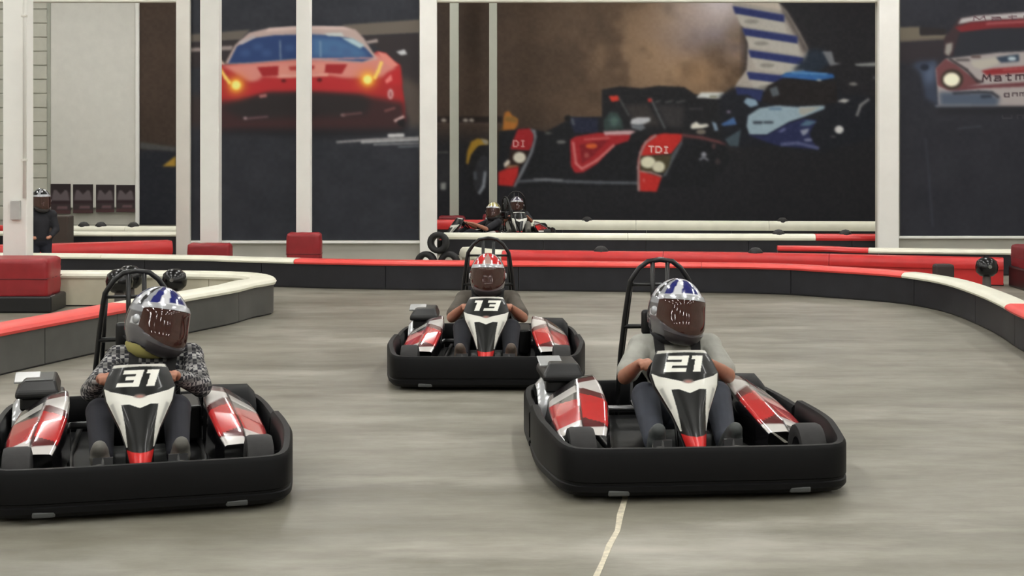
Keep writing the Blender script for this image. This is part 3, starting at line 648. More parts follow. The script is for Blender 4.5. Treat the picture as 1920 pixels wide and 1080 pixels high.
# ---------------------------------------------------------------- track barriers
M_bar = mat('barrier_black', (38, 38, 43), .45, spec=.35, noise=.18, scale=5, bump=.06)
M_bargrey = mat('barrier_grey', (82, 82, 79), .42, noise=.15, scale=4, bump=.06)
M_capred = mat('cap_red', (232, 76, 70), .4, noise=.06, scale=5)
M_capwhite = mat('cap_white', (236, 234, 216), .4, noise=.05, scale=5)
M_tubered = mat('tube_red', (208, 46, 46), .38, noise=.1, scale=4)
M_cream = mat('barrier_cream', (206, 200, 178), .5, noise=.08, scale=4)
M_knob = mat('rubber_knob', (26, 24, 24), .6)
CAPM = {'r': M_capred, 'w': M_capwhite, 'R': M_tubered, 'd': M_bar}
def barrier(label, pts, caps, group=None, zf=.285, zt=.345, w=.2, face=None, seam=1.6, knobs=(), capw=.03, facefn=None):
    """pts: (X, Y) along the track-side foot; caps: [(fraction_end, colour)] along the length"""
    path = catmull(pts, .14); path = np.array(path)[:, :2]
    t = np.gradient(path, axis=0); t /= np.linalg.norm(t, axis=1)[:, None]; nrm = np.stack([-t[:, 1], t[:, 0]], -1)
    s = np.concatenate([[0], np.cumsum(np.linalg.norm(np.diff(path, axis=0), axis=1))]); Ltot = s[-1]
    org = path[len(path)//2]
    root = thing('track_barrier', label, 'barrier', (org[0], org[1], 0), 0, group)
    def sweep(s0, s1, prof):
        ss = [s0]+[v for v in s if s0+.02 < v < s1-.02]+[s1]; rings = []
        for q in ss:
            p = np.array([np.interp(q, s, path[:, 0]), np.interp(q, s, path[:, 1])])-org
            n = np.array([np.interp(q, s, nrm[:, 0]), np.interp(q, s, nrm[:, 1])])
            rings.append([(p[0]+n[0]*a, p[1]+n[1]*a, z) for a, z in prof])
        return MB().loft(rings)
    n = max(1, round(Ltot/seam))
    for k in range(n):
        sm_ = (k+.5)/n*Ltot
        fm = (facefn(k/n) if facefn else None) or face or M_bar
        obj('panel', sweep(k*Ltot/n+.004, (k+1)*Ltot/n-.004, [(0, .015), (0, zf), (w, zf), (w, .015)]).mesh('panel', angle=40), fm, root)
    obj('skirt', sweep(0, Ltot, [(.015, 0), (.015, .03), (w-.015, .03), (w-.015, 0)]).mesh('skirt'), M_black, root)
    h = zt-zf; a0, a1 = -capw, w+capw
    prof = [(a0+.01, zf), (a0, zf+h*.35), (a0+.015, zf+h*.75), (a0+.05, zt), (a1-.05, zt), (a1-.015, zf+h*.75), (a1, zf+h*.35), (a1-.01, zf)]
    f0 = 0
    for f1, c in caps:
        m = max(1, round((f1-f0)*Ltot/2.4))
        for k in range(m):
            obj('cap', sweep((f0+(f1-f0)*k/m)*Ltot+.003, (f0+(f1-f0)*(k+1)/m)*Ltot-.003, prof).mesh('cap', angle=35), CAPM[c], root)
        f0 = f1
    for f in knobs:
        q = f*Ltot; p = np.array([np.interp(q, s, path[:, 0]), np.interp(q, s, path[:, 1])])-org
        nn = np.array([np.interp(q, s, nrm[:, 0]), np.interp(q, s, nrm[:, 1])])
        obj('connector_knob', cached('knob', lambda: MB().lathe([(0, .09), (.05, .08), (.085, .045), (.1, 0), (.1, -.03)], 16).mesh('knob', smooth=True)), M_knob, root, (p[0]+nn[0]*w/2, p[1]+nn[1]*w/2, zt-.02))
    return root
px = lambda *a: [P(x, y)[:2] for x, y in a]
# main outer barrier: behind the karts, then sweeping round the right-hand bend
main_pts = [(-7.6, 18.6), (-5.6, 18.45), (-3.9, 18.15)]+px((480, 537), (700, 543), (1100, 547), (1420, 551), (1559, 559), (1670, 568), (1726, 576), (1781, 589), (1837, 612), (1878, 634), (1920, 661))+[(4.25, 11.0), (4.4, 9.6)]
mp = np.array(main_pts); cum = np.concatenate([[0], np.cumsum(np.linalg.norm(np.diff(catmull(main_pts, .14), axis=0)[:, :2], axis=1))]); cp = np.array(catmull(main_pts, .14))
def frac_at(px_, lo=0):                      # length fraction where the barrier passes photo column px_
    xs = CX+cp[:, 0]/cp[:, 1]*FPX; i = int(np.argmin(np.abs(xs-px_))); return cum[i]/cum[-1]
barrier('long black outer barrier with red and white caps sweeping round the bend behind the karts', main_pts,
        [(frac_at(562), 'w'), (frac_at(1692), 'r'), (frac_at(1888), 'w'), (1.0, 'r')], zf=.285, zt=.34)
# hairpin island, left
hp = px((-60, 722), (0, 705), (165, 667), (300, 637), (400, 616), (445, 606))+[(-2.56, 14.75), (-2.42, 15.1), (-2.55, 15.55), (-2.95, 15.85), (-3.8, 15.98), (-5.05, 16.0)]
cph = np.array(catmull(hp, .14)); cumh = np.concatenate([[0], np.cumsum(np.linalg.norm(np.diff(cph, axis=0)[:, :2], axis=1))])
fh = cumh[int(np.argmin(np.abs(CX+cph[:26, 0]/cph[:26, 1]*FPX-250)))]/cumh[-1]
barrier('grey hairpin barrier with red cap turning white at its rounded end', hp, [(fh, 'r'), (1.0, 'w')], zf=.30, zt=.365, w=.22, face=M_bargrey, seam=1.0, facefn=lambda f: M_cream if f > .62 else None)
# second barrier: red tube behind the main one
rp = [P(866, 463, .33)[:2], P(900, 468, .33)[:2], P(995, 471, .33)[:2], P(1400, 475, .33)[:2], P(1700, 481, .33)[:2], P(1882, 485, .33)[:2]]
barrier('solid red barrier with a short white end running behind the black one', rp, [(.125, 'w'), (1, 'R')], zf=.2, zt=.33, w=.2, face=M_tubered, seam=2.2, capw=.04, knobs=(.305, .58), facefn=lambda f: M_capwhite if f < .1 else None)
# third: white capped, right
barrier('white-capped black barrier passing the foot of the right-hand wall post', [P(1458, 462, .33)[:2], P(1545, 463, .33)[:2], P(1632, 466, .33)[:2], P(1920, 469, .33)[:2], P(2050, 471, .33)[:2]], [(.30, 'R'), (1, 'w')], zf=.27, zt=.33)
# far lane
barrier('far white barrier turning red, seen through the wide opening below the mural', [(-1.05, 22.6), (0, 22.5), (3, 22.35), (4.5, 22.3), (6.6, 22.2)], [(.73, 'w'), (1, 'R')], zf=.24, zt=.33, knobs=(.66, .79))
barrier('farthest white barrier right below the brown race mural', [(-3.6, 26.95), (-.25, 26.85), (1.0, 26.75), (3, 26.6), (6.9, 26.3)], [(.33, 'R'), (1, 'w')], zf=.12, zt=.285, knobs=(.47, .80), face=M_bar)
# left lane
barrier('low white barrier before the row of small posters', [(-9.6, 24.6), (-8, 24.4), (-6, 24.2), (-4.4, 24.1)], [(.28, 'R'), (1, 'w')], zf=.22, zt=.33, knobs=(.5, .555, .66))
barrier('thin white-capped barrier behind the red lane divider', [(-9.2, 22.9), (-7, 22.7), (-4.5, 22.6)], [(1, 'w')], zf=.28, zt=.34)
barrier('wide red lane divider behind the outer barrier near the left column', [(-7.4, 19.75), (-6.2, 20.2), (-4.75, 20.9)], [(1, 'R')], zf=.16, zt=.33, face=M_tubered, w=.3)

# odds and ends standing behind the barriers
def ball_stand(loc, label, sc=1.0):
    t = thing('bumper_ball', label, 'bumper', loc); t.scale = (sc, sc, sc)
    obj('stand', MB().lathe([(0, 0), (.1, 0), (.1, .03), (.05, .06), (.045, .22), (0, .22)], 18).mesh('s', angle=40), mat('grey_stand', (92, 86, 84), .5), t)
    obj('ball', MB().lathe([(0, .2), (.07, .205), (.118, .25), (.128, .31), (.11, .375), (.06, .415), (0, .425)], 24).mesh('b', smooth=True), mat('gloss_black', (16, 16, 17), .22), t)
    obj('bolt', MB().lathe([(.0, -.132), (.02, -.132), (.022, -.115)], 10, 'y', (0, 0, .32)).mesh('b'), mat('steel', (150, 150, 150), .3, 1), t)
ball_stand((XD(1850, 17.0), 17.0, 0), 'black round rubber ball on a grey stand behind the bend')
o = obj('rubber_block', MB().loft([[(-.17, 0, z), (.17, 0, z), (.17, .2, z), (-.17, .2, z)] if z == 0 else [(-.1, .03, z), (.12, .03, z), (.12, .18, z), (-.1, .18, z)] for z in (0, .2, .36)]).mesh('rb', .03), mat('brown_rubber', (52, 42, 40), .7), loc=(XD(1772, 16.7), 16.7, 0)); tag(o, 'dark brown rubber block peeking over the white bend cap', 'block')
def small_tyre(loc, rot, label, group=None):
    o = obj('spare_tyre', cached('sp', lambda: MB().lathe([(.07, -.06), (.115, -.07), (.14, -.05), (.145, 0), (.14, .05), (.115, .07), (.07, .06)], 24, 'x', closed=True).mesh('t', smooth=True)), mat('tyre_rubber', (30, 30, 31), .7, noise=.15), loc=loc, rot=rot)
    return tag(o, label, 'tyre', group)
small_tyre((XD(799, 19.6), 19.6, .145), (0, 0, 1.3), 'upright spare tyre leaning at the white wall post', None)
small_tyre((XD(842, 19.6), 19.6, .145), (0, 0, 1.4), 'upright spare tyre furthest from the white wall post', None)
small_tyre((XD(822, 19.6), 19.6, .40), (0, .1, 1.35), 'small tyre resting on top of the two spare tyres', None)
ball_stand((XD(224, 15.1), 15.1, 0), 'black rubber ball on a stand inside the hairpin, under the red cap end', 1.08)
ball_stand((XD(243, 15.5), 15.5, 0), 'black rubber ball inside the hairpin close behind another ball', 1.08)
ball_stand((XD(327, 15.4), 15.4, 0), 'lone black rubber ball inside the hairpin near its rounded white end', 1.02)
o = obj('brown_crate', MB().box(-.28, .28, 0, .3, 0, .62).mesh('c', .02), mat('dark_crate', (62, 52, 46), .7), loc=(XD(92, 22.0), 22.0, 0)); tag(o, 'dark brown box behind the standing helmeted person', 'box')

# painted line on the floor
pts = [(1176, 905), (1172, 935), (1163, 965), (1158, 995), (1143, 1022), (1132, 1050), (1116, 1085), (1100, 1120)]
mb = MB(); L_ = []
for i, (x, y) in enumerate(pts):
    X, Y, _ = P(x, y); w = .011+.006*((i*37) % 5)/5; L_.append([(X-w, Y, 0), (X-w, Y, .002), (X+w, Y, .002), (X+w, Y, 0)])
obj('worn_line', mb.loft(L_).mesh('line'), mat('worn_line_paint', (206, 198, 176), .6, noise=.2, scale=30), floor)

# ---------------------------------------------------------------- go-karts (local frame: nose towards -Y at y = 0, length runs to +Y)
M_kblack = mat('kart_black', (8, 8, 10), .5, spec=.18, noise=.15, scale=10)
M_kgrey = mat('kart_grey_plastic', (70, 72, 72), .4, noise=.1)
M_frame = mat('kart_frame_black', (20, 20, 21), .35)
M_tyre = mat('kart_tyre', (40, 39, 39), .75, noise=.2, scale=20)
M_rim = mat('kart_rim', (150, 150, 152), .3, 1.0)
M_seat = mat('kart_seat', (18, 18, 20), .4)
M_steel = mat('kart_steel', (140, 140, 142), .35, 1.0)
M_silver = mat('kart_silver_cover', (200, 202, 204), .22, .3, coat=.6)
M_belt = mat('harness_webbing', (24, 23, 24), .8)
M_pod = vcol_mat('kart_bodywork', .16, .8)

def bumper_mesh(front):
    if front: path = [(-.725, 1.0), (-.735, .75), (-.73, .52), (-.70, .26), (-.672, .12), (-.62, .04), (-.52, .008), (-.3, 0), (0, 0), (.3, 0), (.52, .008), (.62, .04), (.672, .12), (.70, .26), (.73, .52), (.735, .75), (.725, 1.0)]
    else: path = [(.725, 1.06), (.71, 1.5), (.66, 1.8), (.5, 1.94), (0, 1.97), (-.5, 1.94), (-.66, 1.8), (-.71, 1.5), (-.725, 1.06)]
    p = np.array(catmull(path, .05)); t = np.gradient(p, axis=0); t /= np.linalg.norm(t, axis=1)[:, None]
    n = np.stack([-t[:, 1], t[:, 0]], -1)      # inward normal for this winding
    rings = []
    for i, (q, m) in enumerate(zip(p, n)):
        zt = .245+.03*min(1, max(0, (q[1]-.05)/.4)) if front else .24
        prof = [(0.02, .03), (0, .05), (0, .075), (.006, .08), (.006, .09), (0, .095), (0, zt-.02), (.012, zt), (.04, zt), (.052, zt-.015), (.06, .05), (.05, .03)]
        rings.append([(q[0]+m[0]*a, q[1]+m[1]*a, z) for a, z in prof])
    return MB().loft(rings).mesh('bumper', angle=40)
def pod_mesh(side):
    secs = [(.50, [(.40, .10), (.40, .21), (.50, .215), (.60, .18), (.645, .10)]), (.62, [(.36, .10), (.37, .255), (.50, .25), (.625, .20), (.66, .09)]),
            (.85, [(.33, .10), (.34, .315), (.48, .30), (.63, .225), (.67, .08)]), (1.1, [(.33, .10), (.335, .36), (.46, .34), (.62, .25), (.665, .08)]), (1.28, [(.34, .12), (.345, .385), (.45, .365), (.60, .27), (.64, .10)]), (1.36, [(.35, .14), (.36, .37), (.45, .35), (.57, .26), (.60, .14)])]
    ny, nu = 64, 56; V = np.zeros((ny, nu, 3)); C = np.zeros((ny, nu, 3))
    ys = np.linspace(.5, 1.36, ny); sy = [s[0] for s in secs]
    for i, y in enumerate(ys):
        cs = np.array([[np.interp(y, sy, [s[1][k][c] for s in secs]) for c in (0, 1)] for k in range(5)])
        u = np.linspace(0, 4, nu)
        x = np.interp(u, range(5), cs[:, 0]); z = np.interp(u, range(5), cs[:, 1])
        k = np.ones(5)/5; xs = np.convolve(np.pad(x, 2, mode='edge'), k, 'valid'); zs = np.convolve(np.pad(z, 2, mode='edge'), k, 'valid')
        V[i] = np.stack([xs*side, np.full(nu, y), zs], -1)
        f = (y-.5)/.86
        for j, uu in enumerate(u):
            c = (26, 25, 27)
            if 1.0 < uu < 2.0:                                   # top panel
                if .10+.12*(uu-1) < f < .42+.2*(uu-1): c = (196, 40, 42)
                elif .52+.2*(uu-1) < f < .80: c = (206, 202, 198)
                elif f < .08: c = (206, 202, 198)
                elif f > .86: c = (24, 24, 26)
                else: c = (92, 32, 36)
            elif 2.06 < uu < 3.05:                               # sloping shoulder
                if .08 < f < .2: c = (210, 204, 200)
                elif .2 < f < .52+.15*(uu-2): c = (188, 40, 44)
                elif .66 < f < .78: c = (200, 196, 192)
                elif f >= .78: c = (30, 26, 28)
            elif 2.0 <= uu <= 2.06: c = (18, 18, 20)
            elif uu >= 3.05:
                c = (62, 61, 62) if .25 < f < .8 else (34, 34, 36)
            C[i, j] = lin(c)
    me = grid_mesh('pod', V if side < 0 else V[:, ::-1], C if side < 0 else C[:, ::-1])
    me.polygons.foreach_set('use_smooth', [True]*len(me.polygons))
    return me
DIG = {'3': [[(.12, 0), (1, 0), (1, .24), (.12, .24)], [(.3, .38), (1, .38), (1, .6), (.3, .6)], [(0, .76), (1, .76), (1, 1), (0, 1)], [(.7, 0), (1, 0), (1, 1), (.7, 1)]],
       '1': [[(.3, 0), (.8, 0), (.8, 1), (.3, 1)], [(.05, .0), (.4, 0), (.4, .22), (.05, .22)]],
       '2': [[(.05, 0), (1, 0), (1, .24), (.05, .24)], [(.7, 0), (1, 0), (1, .6), (.7, .6)], [(0, .38), (1, .38), (1, .6), (0, .6)], [(0, .38), (.32, .38), (.32, 1), (0, 1)], [(0, .76), (1, .76), (1, 1), (0, 1)]]}
FW = .172                                       # half width of the number fairing
FPROF = [(0, .72), (.05, .80), (.12, .88), (.26, 1.0), (.38, .93), (.5, .76), (.65, .55), (.8, .40), (.9, .34), (1, .28)]
def fairing_mesh(num):
    cv = Canvas(-1.0, 0, 1.0, 3.0, .0155)       # u in half widths, v*3
    cv.C[:] = (15, 16, 15)
    V3 = lambda pts: [(u, v*3) for u, v in pts]
    sym = lambda pts: V3(pts)+V3([(-u, v) for u, v in pts[::-1]])
    cv.poly(sym([(-.72, .0), (0, -.01)])+V3([(.76, .035), (0, .022), (-.76, .035)]), (196, 194, 186))      # pale top rim
    cv.poly(V3([(-1.0, .245), (-.78, .285), (-.45, .315), (0, .35), (.45, .315), (.78, .285), (1.0, .245), (1.0, .30), (.86, .44), (.60, .62), (.43, .82), (.34, .82), (.40, .62), (.50, .42), (.30, .415), (0, .455), (-.30, .415), (-.50, .42), (-.40, .62), (-.34, .82), (-.43, .82), (-.60, .62), (-.86, .44), (-1.0, .30)]), (232, 231, 222))
    cv.ell(0, .335*3, .17, .06, (120, 104, 98), .01); cv.ell(0, .34*3, .10, .03, (176, 120, 110), .01)
    cv.poly(V3([(-.80, .42), (-.72, .40), (-.52, .60), (-.56, .62)]), (150, 150, 146), .02, .6); cv.poly(V3([(.80, .42), (.72, .40), (.52, .60), (.56, .62)]), (150, 150, 146), .02, .6)
    cv.poly(V3([(-.45, .83), (-.22, .865), (0, .875), (.22, .865), (.45, .83), (.4, 1.02), (-.4, 1.02)]), (206, 40, 38))
    w, h, gap = .62, .53, .07; x = -((1.72*w)+gap)/2; y0 = .062*3
    for ch in num:
        ww = w*(.72 if ch == '1' else 1.0); 
        for pg in DIG[ch]:
            cv.poly([(x+px_*ww+.16*(1-py)-.08, y0+py*h) for px_, py in pg], (240, 239, 230))
        x += ww+gap
    v = np.linspace(0, 1, cv.ny); hw = np.interp(v, [p[0] for p in FPROF], [p[1] for p in FPROF])
    # longitudinal curve of the panel: top to tip
    tz = np.interp(v, [0, .3, .6, .85, 1], [.605, .485, .355, .245, .19]); ty = np.interp(v, [0, .3, .6, .85, 1], [.60, .505, .40, .30, .235])
    k = np.ones(31)/31; tz = np.convolve(np.pad(tz, 15, mode='reflect', reflect_type='odd'), k, 'valid'); ty = np.convolve(np.pad(ty, 15, mode='reflect', reflect_type='odd'), k, 'valid')
    u = np.linspace(-1, 1, cv.nx); pos = np.zeros((cv.ny, cv.nx, 3)); colr = np.zeros((cv.ny, cv.nx, 3)); src = cv.linear()
    for j in range(cv.ny):
        x = u*hw[j]; e = np.abs(u)**3.0
        pos[j, :, 0] = x*FW; pos[j, :, 1] = ty[j]+.05*e+.02*u*u; pos[j, :, 2] = tz[j]-.012*e
        xi = (x+1)/2*(cv.nx-1); i0 = np.clip(np.round(xi).astype(int), 0, cv.nx-1); colr[j] = src[j, i0]
        colr[j, np.abs(u) > .965] = lin((22, 22, 23))
    me = grid_mesh('fairing', pos[:, ::-1], colr[:, ::-1], (0, .02, -.012))
    me.polygons.foreach_set('use_smooth', [True]*len(me.polygons)); return me
def wheel(root, x, y, r, w):
    key = ('wh', r, w)
    tyre = obj('wheel', cached(key, lambda: MB().lathe([(r*.55, -w*.42), (r*.8, -w*.5), (r*.95, -w*.46), (r, -w*.34), (r, w*.34), (r*.95, w*.46), (r*.8, w*.5), (r*.55, w*.42)], 32, 'x', closed=True).mesh('tyre', angle=50)), M_tyre, root, (x, y, r))
    obj('rim', cached(('rim', r, w), lambda: MB().lathe([(0, -.02), (r*.2, -.02), (r*.28, -w*.2), (r*.5, -w*.3), (r*.58, -w*.42), (r*.58, w*.42), (r*.5, w*.3), (r*.28, w*.2), (r*.2, .02), (0, .02)], 24, 'x').mesh('rim', angle=40)), M_rim, tyre)
def make_kart(num, label, loc, yaw, group, sc=1.0, roll_dx=0.0):
    """the roll hoop and seat sit at roll_dx across the frame"""
    t = thing('go_kart', label, 'go-kart', loc, yaw, group); t.scale = (sc, sc, sc)
    obj('front_bumper', cached('fb', lambda: bumper_mesh(True)), M_kblack, t)
    obj('rear_bumper', cached('rb', lambda: bumper_mesh(False)), M_kblack, t)
    for s in (-1, 1):
        obj('skid_plate', cached(('skid', s), lambda: MB().box(s*.42-.05, s*.42+.05, .0, .05, .032, .06).mesh('sk', .008)), M_kgrey, t)
        obj('side_pod', cached(('pod', s), lambda: pod_mesh(s)), M_pod, t)
        wheel(t, s*.55, .34, .142, .13); wheel(t, s*.52, 1.58, .14, .19)
        obj('frame_rail', cached(('rail', s), lambda: MB().tube([(s*.2, .12, .08), (s*.22, .35, .07), (s*.32, .6, .06), (s*.34, 1.2, .06), (s*.3, 1.75, .09)], .016, 10).mesh('r', smooth=True)), M_frame, t)
        obj('bumper_strut', cached(('st', s), lambda: MB().tube([(s*.34, .7, .07), (s*.5, .7, .1), (s*.68, .7, .12)], .012, 8).mesh('s', smooth=True)), M_frame, t)
        obj('nose_strut', cached(('nst', s), lambda: MB().tube([(s*.22, .3, .07), (s*.3, .06, .1)], .012, 8).mesh('s', smooth=True)), M_frame, t)
        obj('steering_link', cached(('ln', s), lambda: MB().tube([(s*.04, .45, .14), (s*.46, .36, .125)], .009, 8).mesh('s', smooth=True)), M_steel, t)
        p = obj('pedal', cached(('pd', s), lambda: MB().tube([(s*.17, .30, .07), (s*.17, .26, .17), (s*.17, .27, .23)], .008, 8).box(s*.17-.045, s*.17+.045, .262, .275, .16, .23).mesh('p')), M_steel, t)
        # rear wheel cover
        def fend(s=s):
            rings = []
            for k in range(9):
                a = math.radians(-30+k*24); yy = 1.57-.175*math.cos(a); zz_ = .14+.155*math.sin(a)+.02
                rings.append([(s*.36, yy, zz_), (s*.38, yy, zz_+.02), (s*.60, yy, zz_+.015), (s*.64, yy, zz_-.03), (s*.63, yy+.004, zz_-.035), (s*.595, yy+.004, zz_+.003), (s*.385, yy+.004, zz_+.008)])
            return MB().loft(rings).mesh('f', angle=45)
        obj('rear_fender', cached(('fen', s), fend), M_silver if s < 0 else M_kblack, t)
    obj('floor_pan', cached('pan', lambda: MB().box(-.62, .62, .12, 1.85, .045, .055).mesh('p', .004)), M_kblack, t)
    obj('nose_tray', cached('tray', lambda: MB().loft([[(-.60, .06, .17), (-.60, .06, .225), (.60, .06, .225), (.60, .06, .17)], [(-.44, .20, .15), (-.44, .20, .20), (.44, .20, .20), (.44, .20, .15)], [(-.42, .26, .10), (-.42, .26, .17), (.42, .26, .17), (.42, .26, .10)]]).mesh('tr', .012)), M_kblack, t)
    obj('front_axle', cached('fx', lambda: MB().tube([(-.47, .34, .125), (-.3, .36, .08), (.3, .36, .08), (.47, .34, .125)], .014, 8).mesh('a', smooth=True)), M_frame, t)
    obj('rear_axle', cached('rx', lambda: MB().tube([(-.6, 1.58, .14), (.6, 1.58, .14)], .02, 10).mesh('a', smooth=True)), M_steel, t)
    obj('number_fairing', cached(('fair', num), lambda: fairing_mesh(num)), vcol_mat('fairing_print', .35, .12, spec=.3), t)
    obj('fairing_bracket', cached('fbr', lambda: MB().tube([(-.06, .42, .07), (-.05, .62, .42)], .009, 8).tube([(.06, .42, .07), (.05, .62, .42)], .009, 8).mesh('b', smooth=True)), M_frame, t)
    obj('steering_column', cached('scol', lambda: MB().tube([(0, .38, .12), (0, .70, .47)], .013, 10).mesh('c', smooth=True)), M_steel, t)
    def swheel():
        c = Vector((0, .72, .485)); ax = Vector((0, .68, .73)).normalized(); a = Vector((1, 0, 0)); b = ax.cross(a)
        mb = MB(); ring = [c+(a*math.cos(q)+b*math.sin(q))*.15 for q in np.linspace(0, 2*PI, 33)]; mb.tube(ring, .014, 8, False)
        for q in (PI/2, PI+.5, -.5): mb.tube([c, c+(a*math.cos(q)+b*math.sin(q))*.15], .01, 6)
        mb.ball(c, .035, 10, 6); return mb.mesh('sw', smooth=True)
    obj('steering_wheel', cached('sw', swheel), M_kblack, t)
    def seat():
        prof = [(.80, .10, .17), (.9, .085, .2), (1.1, .075, .215), (1.27, .11, .215), (1.37, .22, .215), (1.43, .36, .20), (1.48, .50, .17), (1.50, .55, .12)]
        outer = []; inner = []
        for y, z, w in prof:
            e = .13 if y < 1.3 else .08
            n = Vector((0, -1, 0)) if y > 1.3 else Vector((0, 0, 1))
            rg = []
            for q in np.linspace(-1, 1, 13): rg.append((q*w, y+n.y*e*abs(q)**3, z+n.z*e*abs(q)**3))
            for q in np.linspace(1, -1, 13): rg.append((q*(w-.012), y+n.y*(e*abs(q)**3+.012), z+n.z*(e*abs(q)**3+.012)))
            outer.append(rg)
        return MB().loft(outer).mesh('seat', angle=50)
    obj('seat', cached('seat', seat), M_seat, t, (roll_dx, 0, 0))
    obj('headrest', cached('hr', lambda: MB().box(-.11, .11, 1.50, 1.555, .56, .70).mesh('h', .02, 3, True)), M_seat, t, (roll_dx, 0, 0))
    def rollbar():
        mb = MB(); mb.tube(catmull([(-.235, 1.62, .10), (-.215, 1.60, .45), (-.175, 1.57, .80), (-.15, 1.56, .88), (-.07, 1.555, .965), (.07, 1.555, .965), (.15, 1.56, .88), (.175, 1.57, .80), (.215, 1.60, .45), (.235, 1.62, .10)], .05), .0145, 10)
        return mb.mesh('rb', smooth=True)
    rb = obj('roll_bar', cached('rollb', rollbar), M_frame, t, (roll_dx, 0, 0))
    for s in (-1, 1):
        obj('stay', cached(('stay', s), lambda: MB().tube([(s*.042, 1.555, .965), (s*.042, 1.545, .56)], .013, 8).mesh('s', smooth=True)), M_frame, rb)
        obj('back_stay', cached(('bst', s), lambda: MB().tube([(s*.16, 1.565, .86), (s*.2, 1.85, .14)], .013, 8).mesh('s', smooth=True)), M_frame, rb)
    obj('cross_bar', cached('cb', lambda: MB().tube([(-.2, 1.585, .60), (.2, 1.585, .60)], .013, 8).mesh('s', smooth=True)), M_frame, rb)
    obj('cross_bar', cached('cb2', lambda: MB().tube([(-.172, 1.565, .835), (.172, 1.565, .835)], .009, 8).mesh('s', smooth=True)), M_frame, rb)
    obj('engine', cached('eng', lambda: MB().box(-.60, -.38, 1.40, 1.72, .26, .335).mesh('e', .015)), M_frame, t)
    obj('chain_guard', cached('chg', lambda: MB().box(.24, .34, 1.35, 1.75, .07, .26).mesh('e', .015)), M_frame, t)
    eb = obj('engine_cover', cached('engc', lambda: MB().loft([[(-.62, 1.34, z), (-.40, 1.34, z), (-.40, 1.72, z), (-.62, 1.72, z)] if z < .4 else [(-.58, 1.40, z), (-.42, 1.40, z), (-.42, 1.68, z), (-.58, 1.68, z)] for z in (.335, .37, .425)]).mesh('ec', .012, 2)), M_frame, t)
    obj('glint_plate', cached('cpl', lambda: MB().loft([[(x, 1.42, .415), (x, 1.60, .44), (x, 1.605, .432), (x, 1.425, .403)] for x in (-.63, -.60, -.50)]).mesh('cp', .004)), M_silver, eb)  # silver plate added and tilted to throw back light as a bright glint
    obj('fuel_tank', cached('ft', lambda: MB().box(-.15, .15, .52, .70, .06, .2).mesh('ft', .03, 3, True)), M_kgrey, t)
    obj('nose_lip', cached('nl', lambda: MB().tube([(-.3, .04, .228), (-.12, .12, .20), (.12, .12, .20), (.3, .04, .228)], .012, 8).mesh('nl', smooth=True)), M_kblack, t)
    return t

# ---------------------------------------------------------------- people
M_skin = mat('skin', (170, 116, 92), .5, noise=.08, scale=20)
def shirt_mat(kind):
    if kind != 'plaid': return mat('shirt_'+kind, {'grey': (158, 158, 150), 'dark': (84, 78, 70), 'black': (34, 34, 40)}[kind], .85, noise=.12, scale=12, bump=.1)
    if 'plaid' in MATS: return MATS['plaid']
    m = bpy.data.materials.new('plaid_shirt'); m.use_nodes = True; nt = m.node_tree; b = nt.nodes['Principled BSDF']; b.inputs['Roughness'].default_value = .85
    tc = nt.nodes.new('ShaderNodeTexCoord'); ck = nt.nodes.new('ShaderNodeTexChecker'); ck.inputs['Scale'].default_value = 46
    ck.inputs['Color1'].default_value = (*lin((46, 46, 54)), 1); ck.inputs['Color2'].default_value = (*lin((168, 166, 164)), 1)
    wv = nt.nodes.new('ShaderNodeTexWave'); wv.inputs['Scale'].default_value = 6; wv.bands_direction = 'Z'
    mx = nt.nodes.new('ShaderNodeMix'); mx.data_type = 'RGBA'; mx.blend_type = 'MULTIPLY'; mx.inputs[0].default_value = .7
    nt.links.new(tc.outputs['Object'], ck.inputs['Vector']); nt.links.new(tc.outputs['Object'], wv.inputs['Vector'])
    nt.links.new(ck.outputs[0], mx.inputs[6]); nt.links.new(wv.outputs['Color'], mx.inputs[7]); nt.links.new(mx.outputs[2], b.inputs['Base Color'])
    MATS['plaid'] = m; return m

def hand(mb, wrist, aim, side, curl_axis, sc=1.0):
    """palm and five fingers closing round a rim; aim = direction of the palm, curl_axis = direction the fingers curl towards"""
    w = Vector(wrist); a = Vector(aim).normalized(); c = Vector(curl_axis); c = (c-a*c.dot(a)).normalized(); l = a.cross(c)*side
    palm = w+a*.075*sc
    mb.capsule(w, w+a*.02*sc, .026*sc, .027*sc, 10)
    for q in (-.024, -.008, .008, .024): mb.capsule(w+a*.015*sc+l*q*.6*sc, palm+l*q*sc, .016*sc, .0145*sc, 8)
    for q, ln in ((-.027, .8), (-.009, 1.0), (.009, .96), (.027, .74)):
        p0 = palm+l*q*1.05*sc; p1 = p0+(a*.026+c*.014)*ln*sc; p2 = p1+(a*.002+c*.026)*ln*sc; p3 = p2+(-a*.017+c*.008)*ln*sc
        mb.capsule(p0, p1, .0105*sc, .0098*sc, 8); mb.capsule(p1, p2, .0098*sc, .009*sc, 8); mb.capsule(p2, p3, .009*sc, .008*sc, 8)
    th0 = w+a*.025*sc-l*.024*sc; th1 = th0+(a*.028-l*.02+c*.014)*sc; th2 = th1+(a*.022+c*.02+l*.004)*sc
    mb.capsule(th0, th1, .0135*sc, .0115*sc, 8); mb.capsule(th1, th2, .0115*sc, .0095*sc, 8)

